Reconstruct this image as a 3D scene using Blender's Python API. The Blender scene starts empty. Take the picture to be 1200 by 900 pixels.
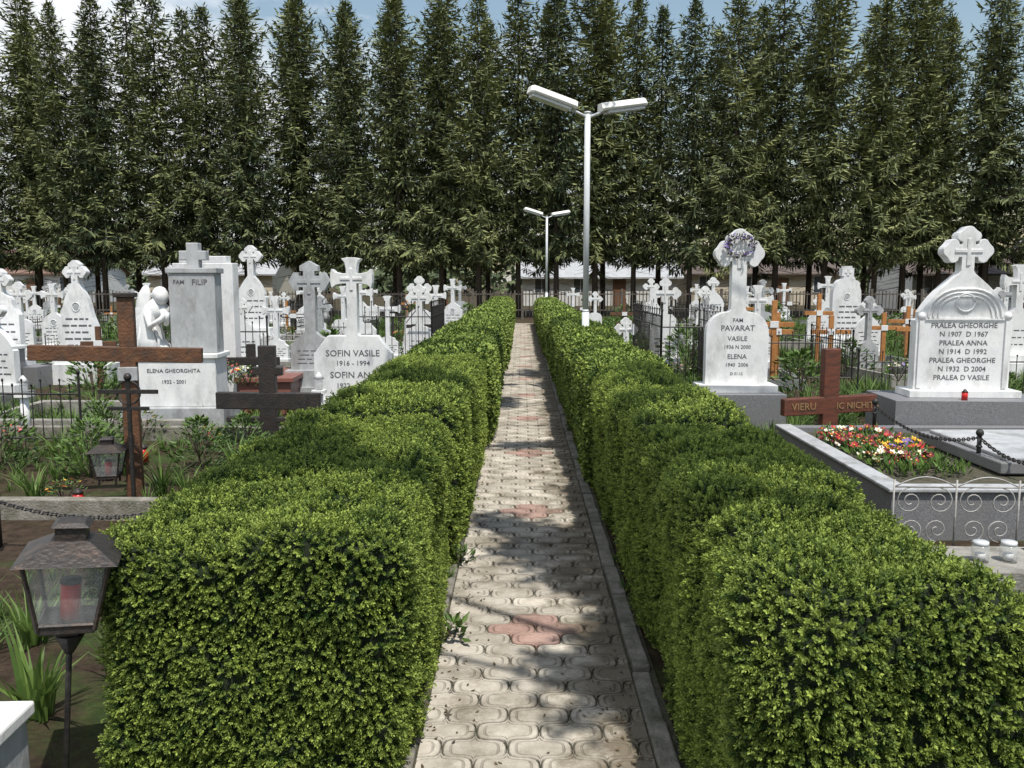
import bpy, bmesh, math, random
from mathutils import Vector, Matrix, noise, Euler
R = random.Random(7)
scene = bpy.context.scene
pi = math.pi

# ------------------------------------------------------------------ materials
def nmat(name):
    m = bpy.data.materials.new(name); m.use_nodes = True
    nt = m.node_tree; b = nt.nodes['Principled BSDF']
    return m, nt, b
def mat(name, c1, c2=None, scale=6.0, rough=0.7, bump=0.0, bscale=None, metal=0.0, detail=6, lo=0.35, hi=0.65, spec=0.5, stretch=None, c3=None, s3=1.5):
    m, nt, b = nmat(name)
    b.inputs['Roughness'].default_value = rough
    b.inputs['Metallic'].default_value = metal
    b.inputs['Specular IOR Level'].default_value = spec
    b.inputs['Base Color'].default_value = (*c1, 1)
    tc = nt.nodes.new('ShaderNodeTexCoord'); mp = nt.nodes.new('ShaderNodeMapping')
    nt.links.new(tc.outputs['Object'], mp.inputs[0])
    if stretch: mp.inputs['Scale'].default_value = stretch
    if c2:
        n = nt.nodes.new('ShaderNodeTexNoise'); n.inputs['Scale'].default_value = scale; n.inputs['Detail'].default_value = detail
        n.inputs['Roughness'].default_value = 0.65
        nt.links.new(mp.outputs[0], n.inputs['Vector'])
        r = nt.nodes.new('ShaderNodeValToRGB'); r.color_ramp.elements[0].position = lo; r.color_ramp.elements[1].position = hi
        r.color_ramp.elements[0].color = (*c1, 1); r.color_ramp.elements[1].color = (*c2, 1)
        nt.links.new(n.outputs[0], r.inputs[0]); out = r.outputs[0]
        if c3:
            n3 = nt.nodes.new('ShaderNodeTexNoise'); n3.inputs['Scale'].default_value = s3; n3.inputs['Detail'].default_value = 8
            n3.inputs['Roughness'].default_value = 0.7
            nt.links.new(mp.outputs[0], n3.inputs['Vector'])
            r3 = nt.nodes.new('ShaderNodeValToRGB'); r3.color_ramp.elements[0].position = 0.5; r3.color_ramp.elements[1].position = 0.68
            nt.links.new(n3.outputs[0], r3.inputs[0])
            mx = nt.nodes.new('ShaderNodeMix'); mx.data_type = 'RGBA'
            nt.links.new(r3.outputs[0], mx.inputs[0]); nt.links.new(out, mx.inputs[6]); mx.inputs[7].default_value = (*c3, 1)
            out = mx.outputs[2]
        nt.links.new(out, b.inputs['Base Color'])
    if bump:
        n2 = nt.nodes.new('ShaderNodeTexNoise'); n2.inputs['Scale'].default_value = bscale or scale * 4; n2.inputs['Detail'].default_value = 8
        nt.links.new(mp.outputs[0], n2.inputs['Vector'])
        bp = nt.nodes.new('ShaderNodeBump'); bp.inputs['Strength'].default_value = bump; bp.inputs['Distance'].default_value = 0.02
        nt.links.new(n2.outputs[0], bp.inputs['Height']); nt.links.new(bp.outputs[0], b.inputs['Normal'])
    return m
def leafmat(name, dark, light, rough=0.45, trans=0.35, rnd=0.35, patch=0, spec=.35):
    """foliage: tint attribute + per instance random -> colour, diffuse + translucent"""
    m, nt, b = nmat(name)
    at = nt.nodes.new('ShaderNodeAttribute'); at.attribute_name = 'tint'
    oi = nt.nodes.new('ShaderNodeObjectInfo')
    ma = nt.nodes.new('ShaderNodeMath'); ma.operation = 'MULTIPLY_ADD'; ma.inputs[1].default_value = rnd; ma.inputs[2].default_value = -rnd / 2
    nt.links.new(oi.outputs['Random'], ma.inputs[0])
    last = ma.outputs[0]
    if patch:
        g = nt.nodes.new('ShaderNodeNewGeometry'); n = nt.nodes.new('ShaderNodeTexNoise'); n.inputs['Scale'].default_value = 2.3; n.inputs['Detail'].default_value = 3
        nt.links.new(g.outputs['Position'], n.inputs['Vector'])
        m3 = nt.nodes.new('ShaderNodeMath'); m3.operation = 'MULTIPLY_ADD'; m3.inputs[1].default_value = patch; m3.inputs[2].default_value = -patch / 2
        nt.links.new(n.outputs[0], m3.inputs[0]); m4 = nt.nodes.new('ShaderNodeMath'); nt.links.new(m3.outputs[0], m4.inputs[0]); nt.links.new(last, m4.inputs[1]); last = m4.outputs[0]
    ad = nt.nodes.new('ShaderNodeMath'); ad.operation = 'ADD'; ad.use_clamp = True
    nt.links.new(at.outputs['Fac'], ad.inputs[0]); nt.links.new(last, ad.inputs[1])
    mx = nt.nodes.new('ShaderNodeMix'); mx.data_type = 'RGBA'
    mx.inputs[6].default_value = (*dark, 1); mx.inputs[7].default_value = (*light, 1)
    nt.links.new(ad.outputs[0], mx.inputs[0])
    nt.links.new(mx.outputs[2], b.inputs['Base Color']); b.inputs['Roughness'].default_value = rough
    b.inputs['Specular IOR Level'].default_value = spec
    if trans > 0:
        t = nt.nodes.new('ShaderNodeBsdfTranslucent'); nt.links.new(mx.outputs[2], t.inputs[0])
        ms = nt.nodes.new('ShaderNodeMixShader'); ms.inputs[0].default_value = trans
        nt.links.new(b.outputs[0], ms.inputs[1]); nt.links.new(t.outputs[0], ms.inputs[2])
        nt.links.new(ms.outputs[0], nt.nodes['Material Output'].inputs[0])
    return m

M_marble = mat('marble', (.78, .78, .77), (.64, .65, .66), 5, .45, .15, 40, c3=(.46, .46, .45), s3=3, stretch=(1, 1, .5))
M_marbleg = mat('marble_grey', (.44, .45, .46), (.32, .33, .34), 7, .55, .2, 30, c3=(.22, .22, .21), s3=4, stretch=(1, 1, .5))
M_granite = mat('granite', (.24, .24, .25), (.12, .12, .13), 90, .5, .1, 60, c3=(.17, .17, .17), s3=2)
M_graniter = mat('granite_red', (.28, .12, .09), (.16, .06, .05), 80, .4)
M_conc = mat('concrete', (.32, .31, .28), (.19, .18, .16), 8, .9, .4, 60, c3=(.11, .11, .08), s3=3)
M_kerb = mat('kerb_concrete', (.28, .26, .23), (.14, .13, .10), 9, .9, .5, 70, c3=(.07, .075, .045), s3=4)
M_wood = mat('wood_brown', (.15, .065, .028), (.075, .034, .017), 9, .6, .4, 40, stretch=(1, 6, 1), c3=(.05, .035, .026), s3=7)
M_woodo = mat('wood_orange', (.48, .22, .07), (.30, .12, .035), 9, .5, .2, 40)
M_woodr = mat('wood_red', (.15, .045, .022), (.08, .024, .013), 9, .5, .3, 40, stretch=(1, 1, 4), c3=(.06, .028, .02), s3=6)
M_woodd = mat('wood_dark', (.035, .028, .025), (.018, .015, .014), 12, .5, .3, 50)
M_woodg = mat('wood_weathered', (.13, .11, .09), (.07, .06, .05), 6, .9, .3, 50)
M_iron = mat('iron_black', (.018, .018, .02), (.04, .035, .03), 20, .5, .2, 60, metal=.3)
M_ironw = mat('iron_white', (.42, .42, .41), (.26, .24, .22), 20, .5)
M_rust = mat('iron_weathered', (.045, .038, .034), (.022, .02, .02), 25, .5, .3, 60, metal=.3, c3=(.09, .06, .045), s3=12)
M_text = mat('engraving_paint', (.10, .10, .11), rough=.7)
M_textgold = mat('engraving_light', (.24, .15, .07), rough=.5)
M_pole = mat('painted_steel', (.62, .64, .66), (.52, .54, .56), 4, .4)
M_lampw = mat('lamp_housing', (.80, .80, .76), (.68, .68, .64), 5, .4)
M_diff = mat('lamp_diffuser', (.58, .60, .60), (.46, .48, .48), 30, .25)
M_bark = mat('bark', (.10, .075, .055), (.05, .038, .03), 14, .95, .6, 50, stretch=(1, 1, .3))
M_coreshade = mat('hedge_core_shade', (.010, .019, .005), (.006, .011, .003), 30, 1.0)  # near-black green paints the shade inside the hedges, under the sprigs
M_red = mat('flower_red', (.50, .02, .025), (.30, .01, .02), 30, .6)
M_dred = mat('flower_crimson', (.22, .01, .03), (.14, .01, .02), 30, .6)
M_yel = mat('flower_yellow', (.75, .52, .04), (.6, .35, .02), 30, .6)
M_cream = mat('flower_cream', (.75, .72, .58), (.6, .58, .5), 30, .6)
M_pink = mat('flower_pink', (.65, .20, .30), (.5, .12, .2), 30, .6)
M_blue = mat('flower_violet', (.10, .06, .30), (.2, .12, .4), 30, .6)
M_orange = mat('flower_orange', (.7, .22, .03), (.6, .15, .02), 30, .6)
M_candle = mat('candle_red', (.60, .02, .015), (.4, .01, .01), 10, .3)
m, nt, b = nmat('pane_glass'); b.inputs['Base Color'].default_value = (.55, .57, .56, 1); b.inputs['Roughness'].default_value = .15
tr = nt.nodes.new('ShaderNodeBsdfTransparent'); ms = nt.nodes.new('ShaderNodeMixShader'); ms.inputs[0].default_value = .72
gn = nt.nodes.new('ShaderNodeTexNoise'); gn.inputs['Scale'].default_value = 14
gr = nt.nodes.new('ShaderNodeMapRange'); gr.inputs[3].default_value = .55; gr.inputs[4].default_value = .9
nt.links.new(gn.outputs[0], gr.inputs[0]); nt.links.new(gr.outputs[0], ms.inputs[0])
nt.links.new(b.outputs[0], ms.inputs[1]); nt.links.new(tr.outputs[0], ms.inputs[2]); nt.links.new(ms.outputs[0], nt.nodes['Material Output'].inputs[0])
M_glass = m
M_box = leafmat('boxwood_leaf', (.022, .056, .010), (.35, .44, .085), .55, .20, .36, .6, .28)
M_boxfar = leafmat('boxwood_leaf_far', (.022, .056, .010), (.34, .43, .085), .6, 0, .36, .6, .25)
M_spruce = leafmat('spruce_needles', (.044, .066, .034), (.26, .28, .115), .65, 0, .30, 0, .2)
M_grass = leafmat('grass_blade', (.04, .09, .02), (.17, .26, .06), .5, .3, .4)
M_bleaf = leafmat('broad_leaf', (.04, .08, .02), (.12, .2, .04), .5, .1, .3)
M_farfol = leafmat('far_foliage', (.05, .07, .035), (.13, .16, .07), .8, 0, .2)

# ------------------------------------------------------------------ mesh builder
class MB:
    def __init__(s): s.v = []; s.f = []; s.m = []; s.t = []; s.sm = []; s.mats = []
    def mi(s, mt):
        if mt not in s.mats: s.mats.append(mt)
        return s.mats.index(mt)
    def add(s, vs, fs, mt, M=None, tint=.5, smooth=False):
        o = len(s.v); k = s.mi(mt)
        for p in vs:
            s.v.append(tuple(M @ Vector(p)) if M is not None else tuple(p))
        if isinstance(tint, (int, float)): s.t += [tint] * len(vs)
        else: s.t += list(tint)
        for f in fs:
            s.f.append([i + o for i in f]); s.m.append(k); s.sm.append(smooth)
    def box(s, cx, cy, z0, sx, sy, sz, mt, rz=0, M=None, top=1.0):
        vs = []
        for z, q in ((0, 1.0), (sz, top)):
            for x, y in ((-1, -1), (1, -1), (1, 1), (-1, 1)): vs.append((x * sx / 2 * q, y * sy / 2 * q, z))
        T = Matrix.Translation((cx, cy, z0)) @ Matrix.Rotation(rz, 4, 'Z')
        if M is not None: T = M @ T
        s.add(vs, [(3, 2, 1, 0), (4, 5, 6, 7), (0, 1, 5, 4), (1, 2, 6, 5), (2, 3, 7, 6), (3, 0, 4, 7)], mt, T)
    def prism(s, o, y0, y1, mt, M=None):
        n = len(o); vs = [(x, y0, z) for x, z in o] + [(x, y1, z) for x, z in o]
        fs = [tuple(range(n)), tuple(range(2 * n - 1, n - 1, -1))] + [((i + 1) % n, i, i + n, (i + 1) % n + n) for i in range(n)]
        s.add(vs, fs, mt, M)
    def tube(s, pts, r, mt, n=6, r1=None, tint=.5):
        pts = [Vector(p) for p in pts]; k = len(pts); vs = []; prev = None
        for i, p in enumerate(pts):
            t = (pts[min(i + 1, k - 1)] - pts[max(i - 1, 0)]).normalized()
            if prev is None:
                a = Vector((0, 0, 1)) if abs(t.z) < .9 else Vector((1, 0, 0)); u = t.cross(a).normalized()
            else:
                u = (prev - t * prev.dot(t)).normalized()
            prev = u; w = t.cross(u); rr = r if r1 is None else r + (r1 - r) * i / (k - 1)
            for j in range(n):
                a = 2 * pi * j / n; vs.append(p + (u * math.cos(a) + w * math.sin(a)) * rr)
        fs = [tuple(range(n))[::-1], tuple(range((k - 1) * n, k * n))]
        for i in range(k - 1):
            for j in range(n):
                fs.append((i * n + j, i * n + (j + 1) % n, (i + 1) * n + (j + 1) % n, (i + 1) * n + j))
        s.add(vs, fs, mt, None, tint, n > 4)
    def ball(s, c, r, mt, M=None, seg=8, ring=6, sc=(1, 1, 1), rot=None):
        vs = [(0, 0, 1)]; 
        for i in range(1, ring):
            a = pi * i / ring
            for j in range(seg):
                b_ = 2 * pi * j / seg; vs.append((math.sin(a) * math.cos(b_), math.sin(a) * math.sin(b_), math.cos(a)))
        vs.append((0, 0, -1)); fs = []
        for j in range(seg): fs.append((0, 1 + j, 1 + (j + 1) % seg))
        for i in range(ring - 2):
            for j in range(seg):
                a = 1 + i * seg + j; b_ = 1 + i * seg + (j + 1) % seg; fs.append((a, a + seg, b_ + seg, b_))
        l = len(vs) - 1
        for j in range(seg): fs.append((l, 1 + (ring - 2) * seg + (j + 1) % seg, 1 + (ring - 2) * seg + j))
        T = Matrix.Translation(c) @ (rot.to_matrix().to_4x4() if rot else Matrix()) @ Matrix.Diagonal((r * sc[0], r * sc[1], r * sc[2], 1))
        if M is not None: T = M @ T
        s.add(vs, fs, mt, T, .5, True)
    def leaf(s, p, d, side, l, w, mt, t0, t1=None, fold=0):
        t1 = t0 if t1 is None else t1
        mid = p + d * l * .5; n = d.cross(side)
        s.add([p, mid + side * w / 2 + n * fold, p + d * l, mid - side * w / 2 + n * fold], [(0, 1, 2, 3)], mt, None, [t0, (t0 + t1) / 2, t1, (t0 + t1) / 2])
    def mesh(s, name, recalc=True):
        me = bpy.data.meshes.new(name); me.from_pydata(s.v, [], s.f)
        for mt in s.mats: me.materials.append(mt)
        me.polygons.foreach_set('material_index', s.m); me.polygons.foreach_set('use_smooth', s.sm)
        a = me.attributes.new('tint', 'FLOAT', 'POINT'); a.data.foreach_set('value', s.t)
        if recalc:
            bm = bmesh.new(); bm.from_mesh(me); bmesh.ops.recalc_face_normals(bm, faces=bm.faces); bm.to_mesh(me); bm.free()
        return me
    def obj(s, name, loc=(0, 0, 0), rz=0, bevel=0, recalc=True, parent=None):
        return place(name, s.mesh(name, recalc), loc, rz, bevel, parent)
def place(name, me, loc=(0, 0, 0), rz=0, bevel=0, parent=None, sc=1):
    o = bpy.data.objects.new(name, me); scene.collection.objects.link(o)
    o.location = loc; o.rotation_euler = (0, 0, rz)
    o.scale = (sc, sc, sc) if not isinstance(sc, tuple) else sc
    if bevel:
        bv = o.modifiers.new('bevel', 'BEVEL'); bv.width = bevel; bv.segments = 2; bv.limit_method = 'ANGLE'; bv.angle_limit = .6
    if parent: o.parent = parent
    return o
def text(parent, s, size, loc, mt, name='inscription', ext=.002, rz=0, sx=1):
    c = bpy.data.curves.new(name, 'FONT'); c.body = s; c.size = size; c.align_x = 'CENTER'; c.extrude = ext; c.resolution_u = 2
    c.offset = size * .006
    c.materials.append(mt); o = bpy.data.objects.new(name, c); scene.collection.objects.link(o)
    o.location = loc; o.rotation_euler = (pi / 2, 0, rz); o.parent = parent; o.scale = (sx, 1, 1); c.space_line = .95
    return o
def rvec(r=1): return Vector((R.gauss(0, 1), R.gauss(0, 1), R.gauss(0, 1))).normalized() * r

# ------------------------------------------------------------------ GN scatter
def scatter(obj, coll, density, smin, smax, seed, tilt=.6, join=True):
    ng = bpy.data.node_groups.new('scatter', 'GeometryNodeTree')
    ng.interface.new_socket('Geometry', in_out='INPUT', socket_type='NodeSocketGeometry')
    ng.interface.new_socket('Geometry', in_out='OUTPUT', socket_type='NodeSocketGeometry')
    N = ng.nodes; L = ng.links
    gi = N.new('NodeGroupInput'); go = N.new('NodeGroupOutput')
    dp = N.new('GeometryNodeDistributePointsOnFaces'); dp.inputs['Density'].default_value = density; dp.inputs['Seed'].default_value = seed
    ip = N.new('GeometryNodeInstanceOnPoints'); ci = N.new('GeometryNodeCollectionInfo')
    ci.inputs['Collection'].default_value = coll; ci.inputs['Separate Children'].default_value = True; ci.inputs['Reset Children'].default_value = True
    ip.inputs['Pick Instance'].default_value = True
    rv = N.new('FunctionNodeRandomValue'); rv.data_type = 'FLOAT_VECTOR'
    rv.inputs[0].default_value = (-tilt, -tilt, -pi); rv.inputs[1].default_value = (tilt, tilt, pi)
    rr = N.new('FunctionNodeRotateRotation'); rr.rotation_space = 'LOCAL'
    L.new(dp.outputs['Rotation'], rr.inputs[0]); L.new(rv.outputs[0], rr.inputs[1])
    rs = N.new('FunctionNodeRandomValue'); rs.data_type = 'FLOAT'
    rs.inputs[2].default_value = smin; rs.inputs[3].default_value = smax
    L.new(gi.outputs[0], dp.inputs['Mesh']); L.new(dp.outputs['Points'], ip.inputs['Points'])
    L.new(ci.outputs[0], ip.inputs['Instance']); L.new(rr.outputs[0], ip.inputs['Rotation']); L.new(rs.outputs[1], ip.inputs['Scale'])
    if join:
        jg = N.new('GeometryNodeJoinGeometry'); L.new(gi.outputs[0], jg.inputs[0]); L.new(ip.outputs[0], jg.inputs[0]); L.new(jg.outputs[0], go.inputs[0])
    else: L.new(ip.outputs[0], go.inputs[0])
    md = obj.modifiers.new('scatter', 'NODES'); md.node_group = ng
def coll_of(name, meshes):
    c = bpy.data.collections.new(name)
    for i, me in enumerate(meshes):
        c.objects.link(bpy.data.objects.new(name + '_part', me))
    return c

# ------------------------------------------------------------------ hedge
def sprig(seed, nl=9, L=.075, ls=.017, mt=None, asp=.55):
    rr = random.Random(seed); mb = MB()
    bend = Vector((rr.uniform(-.3, .3), rr.uniform(-.3, .3), 1)).normalized()
    fresh = rr.random()
    for i in range(nl):
        f = (i + .5) / nl; p = bend * (L * f) + Vector((0, 0, -.02))
        for k in range(2):
            a = i * 1.9 + k * pi + rr.uniform(-.5, .5); el = rr.uniform(.2, .8) + f * .4
            d = Vector((math.cos(a) * math.cos(el), math.sin(a) * math.cos(el), math.sin(el)))
            side = d.cross(Vector((0, 0, 1))).normalized(); side = (Matrix.Rotation(rr.uniform(-.7, .7), 3, d) @ side)
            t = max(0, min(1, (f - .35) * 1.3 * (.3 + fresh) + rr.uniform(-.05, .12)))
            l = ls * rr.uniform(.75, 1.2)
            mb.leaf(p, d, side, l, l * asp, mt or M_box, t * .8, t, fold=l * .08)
    return mb.mesh('boxwood_sprig', False)
SPR = coll_of('boxwood_sprigs', [sprig(i, 13, .062, .0112) for i in range(12)])
SPM = coll_of('boxwood_mid_sprigs', [sprig(i + 20, 9, .060, .0125) for i in range(8)])
SPF = coll_of('boxwood_far_sprigs', [sprig(i + 40, 6, .06, .017, M_boxfar, .7) for i in range(8)])
def hedge(name, x0, x1, y0, y1, H, dens, smin, smax, seed, step=.12, taper=None, r=.14, co=None):
    bm = bmesh.new(); off = Vector((seed * 13.7, 0, 0))
    nx = max(4, int((x1 - x0) / step)); ny = max(4, int((y1 - y0) / step)); nz = max(4, int(H / step))
    def grid(a, b_, fn):
        g = [[bm.verts.new(fn(i / a, j / b_)) for j in range(b_ + 1)] for i in range(a + 1)]
        for i in range(a):
            for j in range(b_): bm.faces.new((g[i][j], g[i + 1][j], g[i + 1][j + 1], g[i][j + 1]))
    X = lambda u: x0 + (x1 - x0) * u
    Y = lambda u: y0 + (y1 - y0) * u
    grid(nx, ny, lambda u, v: (X(u), Y(v), H))
    grid(nx, nz, lambda u, v: (X(u), y0, H * v)); grid(nx, nz, lambda u, v: (X(u), y1, H * v))
    grid(ny, nz, lambda u, v: (x0, Y(u), H * v)); grid(ny, nz, lambda u, v: (x1, Y(u), H * v))
    bmesh.ops.remove_doubles(bm, verts=bm.verts, dist=.001)
    bmesh.ops.recalc_face_normals(bm, faces=bm.faces)
    for v in bm.verts:
        p = v.co.copy(); q = Vector((min(max(p.x, x0 + r), x1 - r), min(max(p.y, y0 + r), y1 - r), min(p.z, H - r)))
        d = p - q
        if d.length > 1e-5: p = q + d.normalized() * r
        n = d.normalized() if d.length > 1e-5 else Vector((0, 0, 1))
        a = noise.noise(p * 1.1 + off) * .055 + noise.noise(p * 3.1 + off) * .050 + noise.noise(p * 8 + off) * .060
        if p.z < .3: a -= .05 * (1 - p.z / .3)
        p += n * a
        if taper: p = taper(p)
        v.co = p
    me = bpy.data.meshes.new(name); bm.to_mesh(me); bm.free(); me.materials.append(M_coreshade)
    o = place(name, me); scatter(o, co or SPR, dens, smin, smax, seed)
    return o
def tapL(p):
    k = max(0, min(1, (5.1 - p.y) / 2.1)); p = p.copy()
    if p.x < -.9: p.x -= .22 * k * (-.9 - p.x) / .6
    p.z *= 1 - .11 * k
    return p
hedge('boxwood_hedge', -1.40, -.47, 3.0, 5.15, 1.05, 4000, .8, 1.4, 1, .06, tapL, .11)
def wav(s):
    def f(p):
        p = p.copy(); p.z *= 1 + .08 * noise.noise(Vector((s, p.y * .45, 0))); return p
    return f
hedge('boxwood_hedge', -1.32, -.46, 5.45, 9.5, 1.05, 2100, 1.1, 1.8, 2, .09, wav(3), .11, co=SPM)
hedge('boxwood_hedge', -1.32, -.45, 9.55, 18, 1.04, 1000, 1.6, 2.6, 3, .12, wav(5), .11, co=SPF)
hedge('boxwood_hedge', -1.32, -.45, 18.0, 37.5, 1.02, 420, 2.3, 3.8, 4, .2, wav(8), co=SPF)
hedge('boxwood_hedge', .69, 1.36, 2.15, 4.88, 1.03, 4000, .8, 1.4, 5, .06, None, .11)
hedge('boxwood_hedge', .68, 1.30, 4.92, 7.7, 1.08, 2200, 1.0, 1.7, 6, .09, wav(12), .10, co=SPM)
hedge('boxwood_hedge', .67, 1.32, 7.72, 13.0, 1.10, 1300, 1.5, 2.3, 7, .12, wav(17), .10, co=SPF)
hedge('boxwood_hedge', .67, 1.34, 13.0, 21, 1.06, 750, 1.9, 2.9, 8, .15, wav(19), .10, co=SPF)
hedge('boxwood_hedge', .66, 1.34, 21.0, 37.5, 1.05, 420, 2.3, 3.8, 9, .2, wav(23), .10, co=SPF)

# ------------------------------------------------------------------ ground + path
def gmat():
    m, nt, b = nmat('ground_soil_grass'); b.inputs['Roughness'].default_value = 1; b.inputs['Specular IOR Level'].default_value = .1
    tc = nt.nodes.new('ShaderNodeTexCoord')
    def noi(s, d=8, rgh=.6):
        n = nt.nodes.new('ShaderNodeTexNoise'); n.inputs['Scale'].default_value = s; n.inputs['Detail'].default_value = d; n.inputs['Roughness'].default_value = rgh
        nt.links.new(tc.outputs['Object'], n.inputs['Vector']); return n
    def ramp(n, a, b_, p0=.4, p1=.6):
        r = nt.nodes.new('ShaderNodeValToRGB'); e = r.color_ramp.elements; e[0].position = p0; e[1].position = p1; e[0].color = (*a, 1); e[1].color = (*b_, 1)
        nt.links.new(n.outputs[0], r.inputs[0]); return r
    s = ramp(noi(9), (.040, .028, .020), (.10, .072, .05), .35, .7)
    g = ramp(noi(14), (.035, .058, .018), (.08, .105, .035), .35, .7)
    k = ramp(noi(.7, 10, .7), (0, 0, 0), (1, 1, 1), .50, .60)
    mx = nt.nodes.new('ShaderNodeMix'); mx.data_type = 'RGBA'
    nt.links.new(k.outputs[0], mx.inputs[0]); nt.links.new(s.outputs[0], mx.inputs[6]); nt.links.new(g.outputs[0], mx.inputs[7])
    nt.links.new(mx.outputs[2], b.inputs['Base Color'])
    bp = nt.nodes.new('ShaderNodeBump'); bp.inputs['Strength'].default_value = .9; bp.inputs['Distance'].default_value = .06
    nt.links.new(noi(22, 10, .7).outputs[0], bp.inputs['Height']); nt.links.new(bp.outputs[0], b.inputs['Normal'])
    return m
mb = MB(); mb.add([(-600, -200, 0), (600, -200, 0), (600, 900, 0), (-600, 900, 0)], [(0, 1, 2, 3)], gmat()); mb.obj('ground', (0, 0, -.03), recalc=False)
M_joint = mat('paver_joint', (.09, .075, .055), (.04, .045, .022), 14, 1, .5, 60)
def pavermat():
    m, nt, b = nmat('concrete_paver'); b.inputs['Roughness'].default_value = .88
    at = nt.nodes.new('ShaderNodeAttribute'); at.attribute_name = 'pcol'
    tc = nt.nodes.new('ShaderNodeTexCoord')
    n = nt.nodes.new('ShaderNodeTexNoise'); n.inputs['Scale'].default_value = 3.2; n.inputs['Detail'].default_value = 10; n.inputs['Roughness'].default_value = .75
    nt.links.new(tc.outputs['Object'], n.inputs['Vector'])
    r = nt.nodes.new('ShaderNodeValToRGB'); r.color_ramp.elements[0].position = .38; r.color_ramp.elements[1].position = .60
    r.color_ramp.elements[0].color = (.58, .55, .49, 1); r.color_ramp.elements[1].color = (1.12, 1.11, 1.08, 1)
    nt.links.new(n.outputs[0], r.inputs[0])
    mx = nt.nodes.new('ShaderNodeMix'); mx.data_type = 'RGBA'; mx.blend_type = 'MULTIPLY'; mx.inputs[0].default_value = 1
    nt.links.new(at.outputs['Color'], mx.inputs[6]); nt.links.new(r.outputs[0], mx.inputs[7])
    sx = nt.nodes.new('ShaderNodeSeparateXYZ'); nt.links.new(tc.outputs['Object'], sx.inputs[0])
    mr = nt.nodes.new('ShaderNodeMapRange'); mr.inputs[1].default_value = .05; mr.inputs[2].default_value = .5; mr.inputs[3].default_value = -.05; mr.inputs[4].default_value = .19
    nt.links.new(sx.outputs[0], mr.inputs[0])
    n2 = nt.nodes.new('ShaderNodeTexNoise'); n2.inputs['Scale'].default_value = 2.6; n2.inputs['Detail'].default_value = 10; n2.inputs['Roughness'].default_value = .75
    nt.links.new(tc.outputs['Object'], n2.inputs['Vector'])
    ad = nt.nodes.new('ShaderNodeMath'); ad.operation = 'ADD'; nt.links.new(n2.outputs[0], ad.inputs[0]); nt.links.new(mr.outputs[0], ad.inputs[1])
    r2 = nt.nodes.new('ShaderNodeValToRGB'); r2.color_ramp.elements[0].position = .50; r2.color_ramp.elements[1].position = .66
    r2.color_ramp.elements[1].color = (.88, .88, .88, 1)
    nt.links.new(ad.outputs[0], r2.inputs[0])
    m2 = nt.nodes.new('ShaderNodeMix'); m2.data_type = 'RGBA'; nt.links.new(r2.outputs[0], m2.inputs[0]); nt.links.new(mx.outputs[2], m2.inputs[6]); m2.inputs[7].default_value = (.13, .105, .07, 1)
    nt.links.new(m2.outputs[2], b.inputs['Base Color'])
    n3 = nt.nodes.new('ShaderNodeTexNoise'); n3.inputs['Scale'].default_value = 120; n3.inputs['Detail'].default_value = 6
    nt.links.new(tc.outputs['Object'], n3.inputs['Vector'])
    bp = nt.nodes.new('ShaderNodeBump'); bp.inputs['Strength'].default_value = .45; bp.inputs['Distance'].default_value = .005
    nt.links.new(n3.outputs[0], bp.inputs['Height']); nt.links.new(bp.outputs[0], b.inputs['Normal'])
    return m
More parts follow.
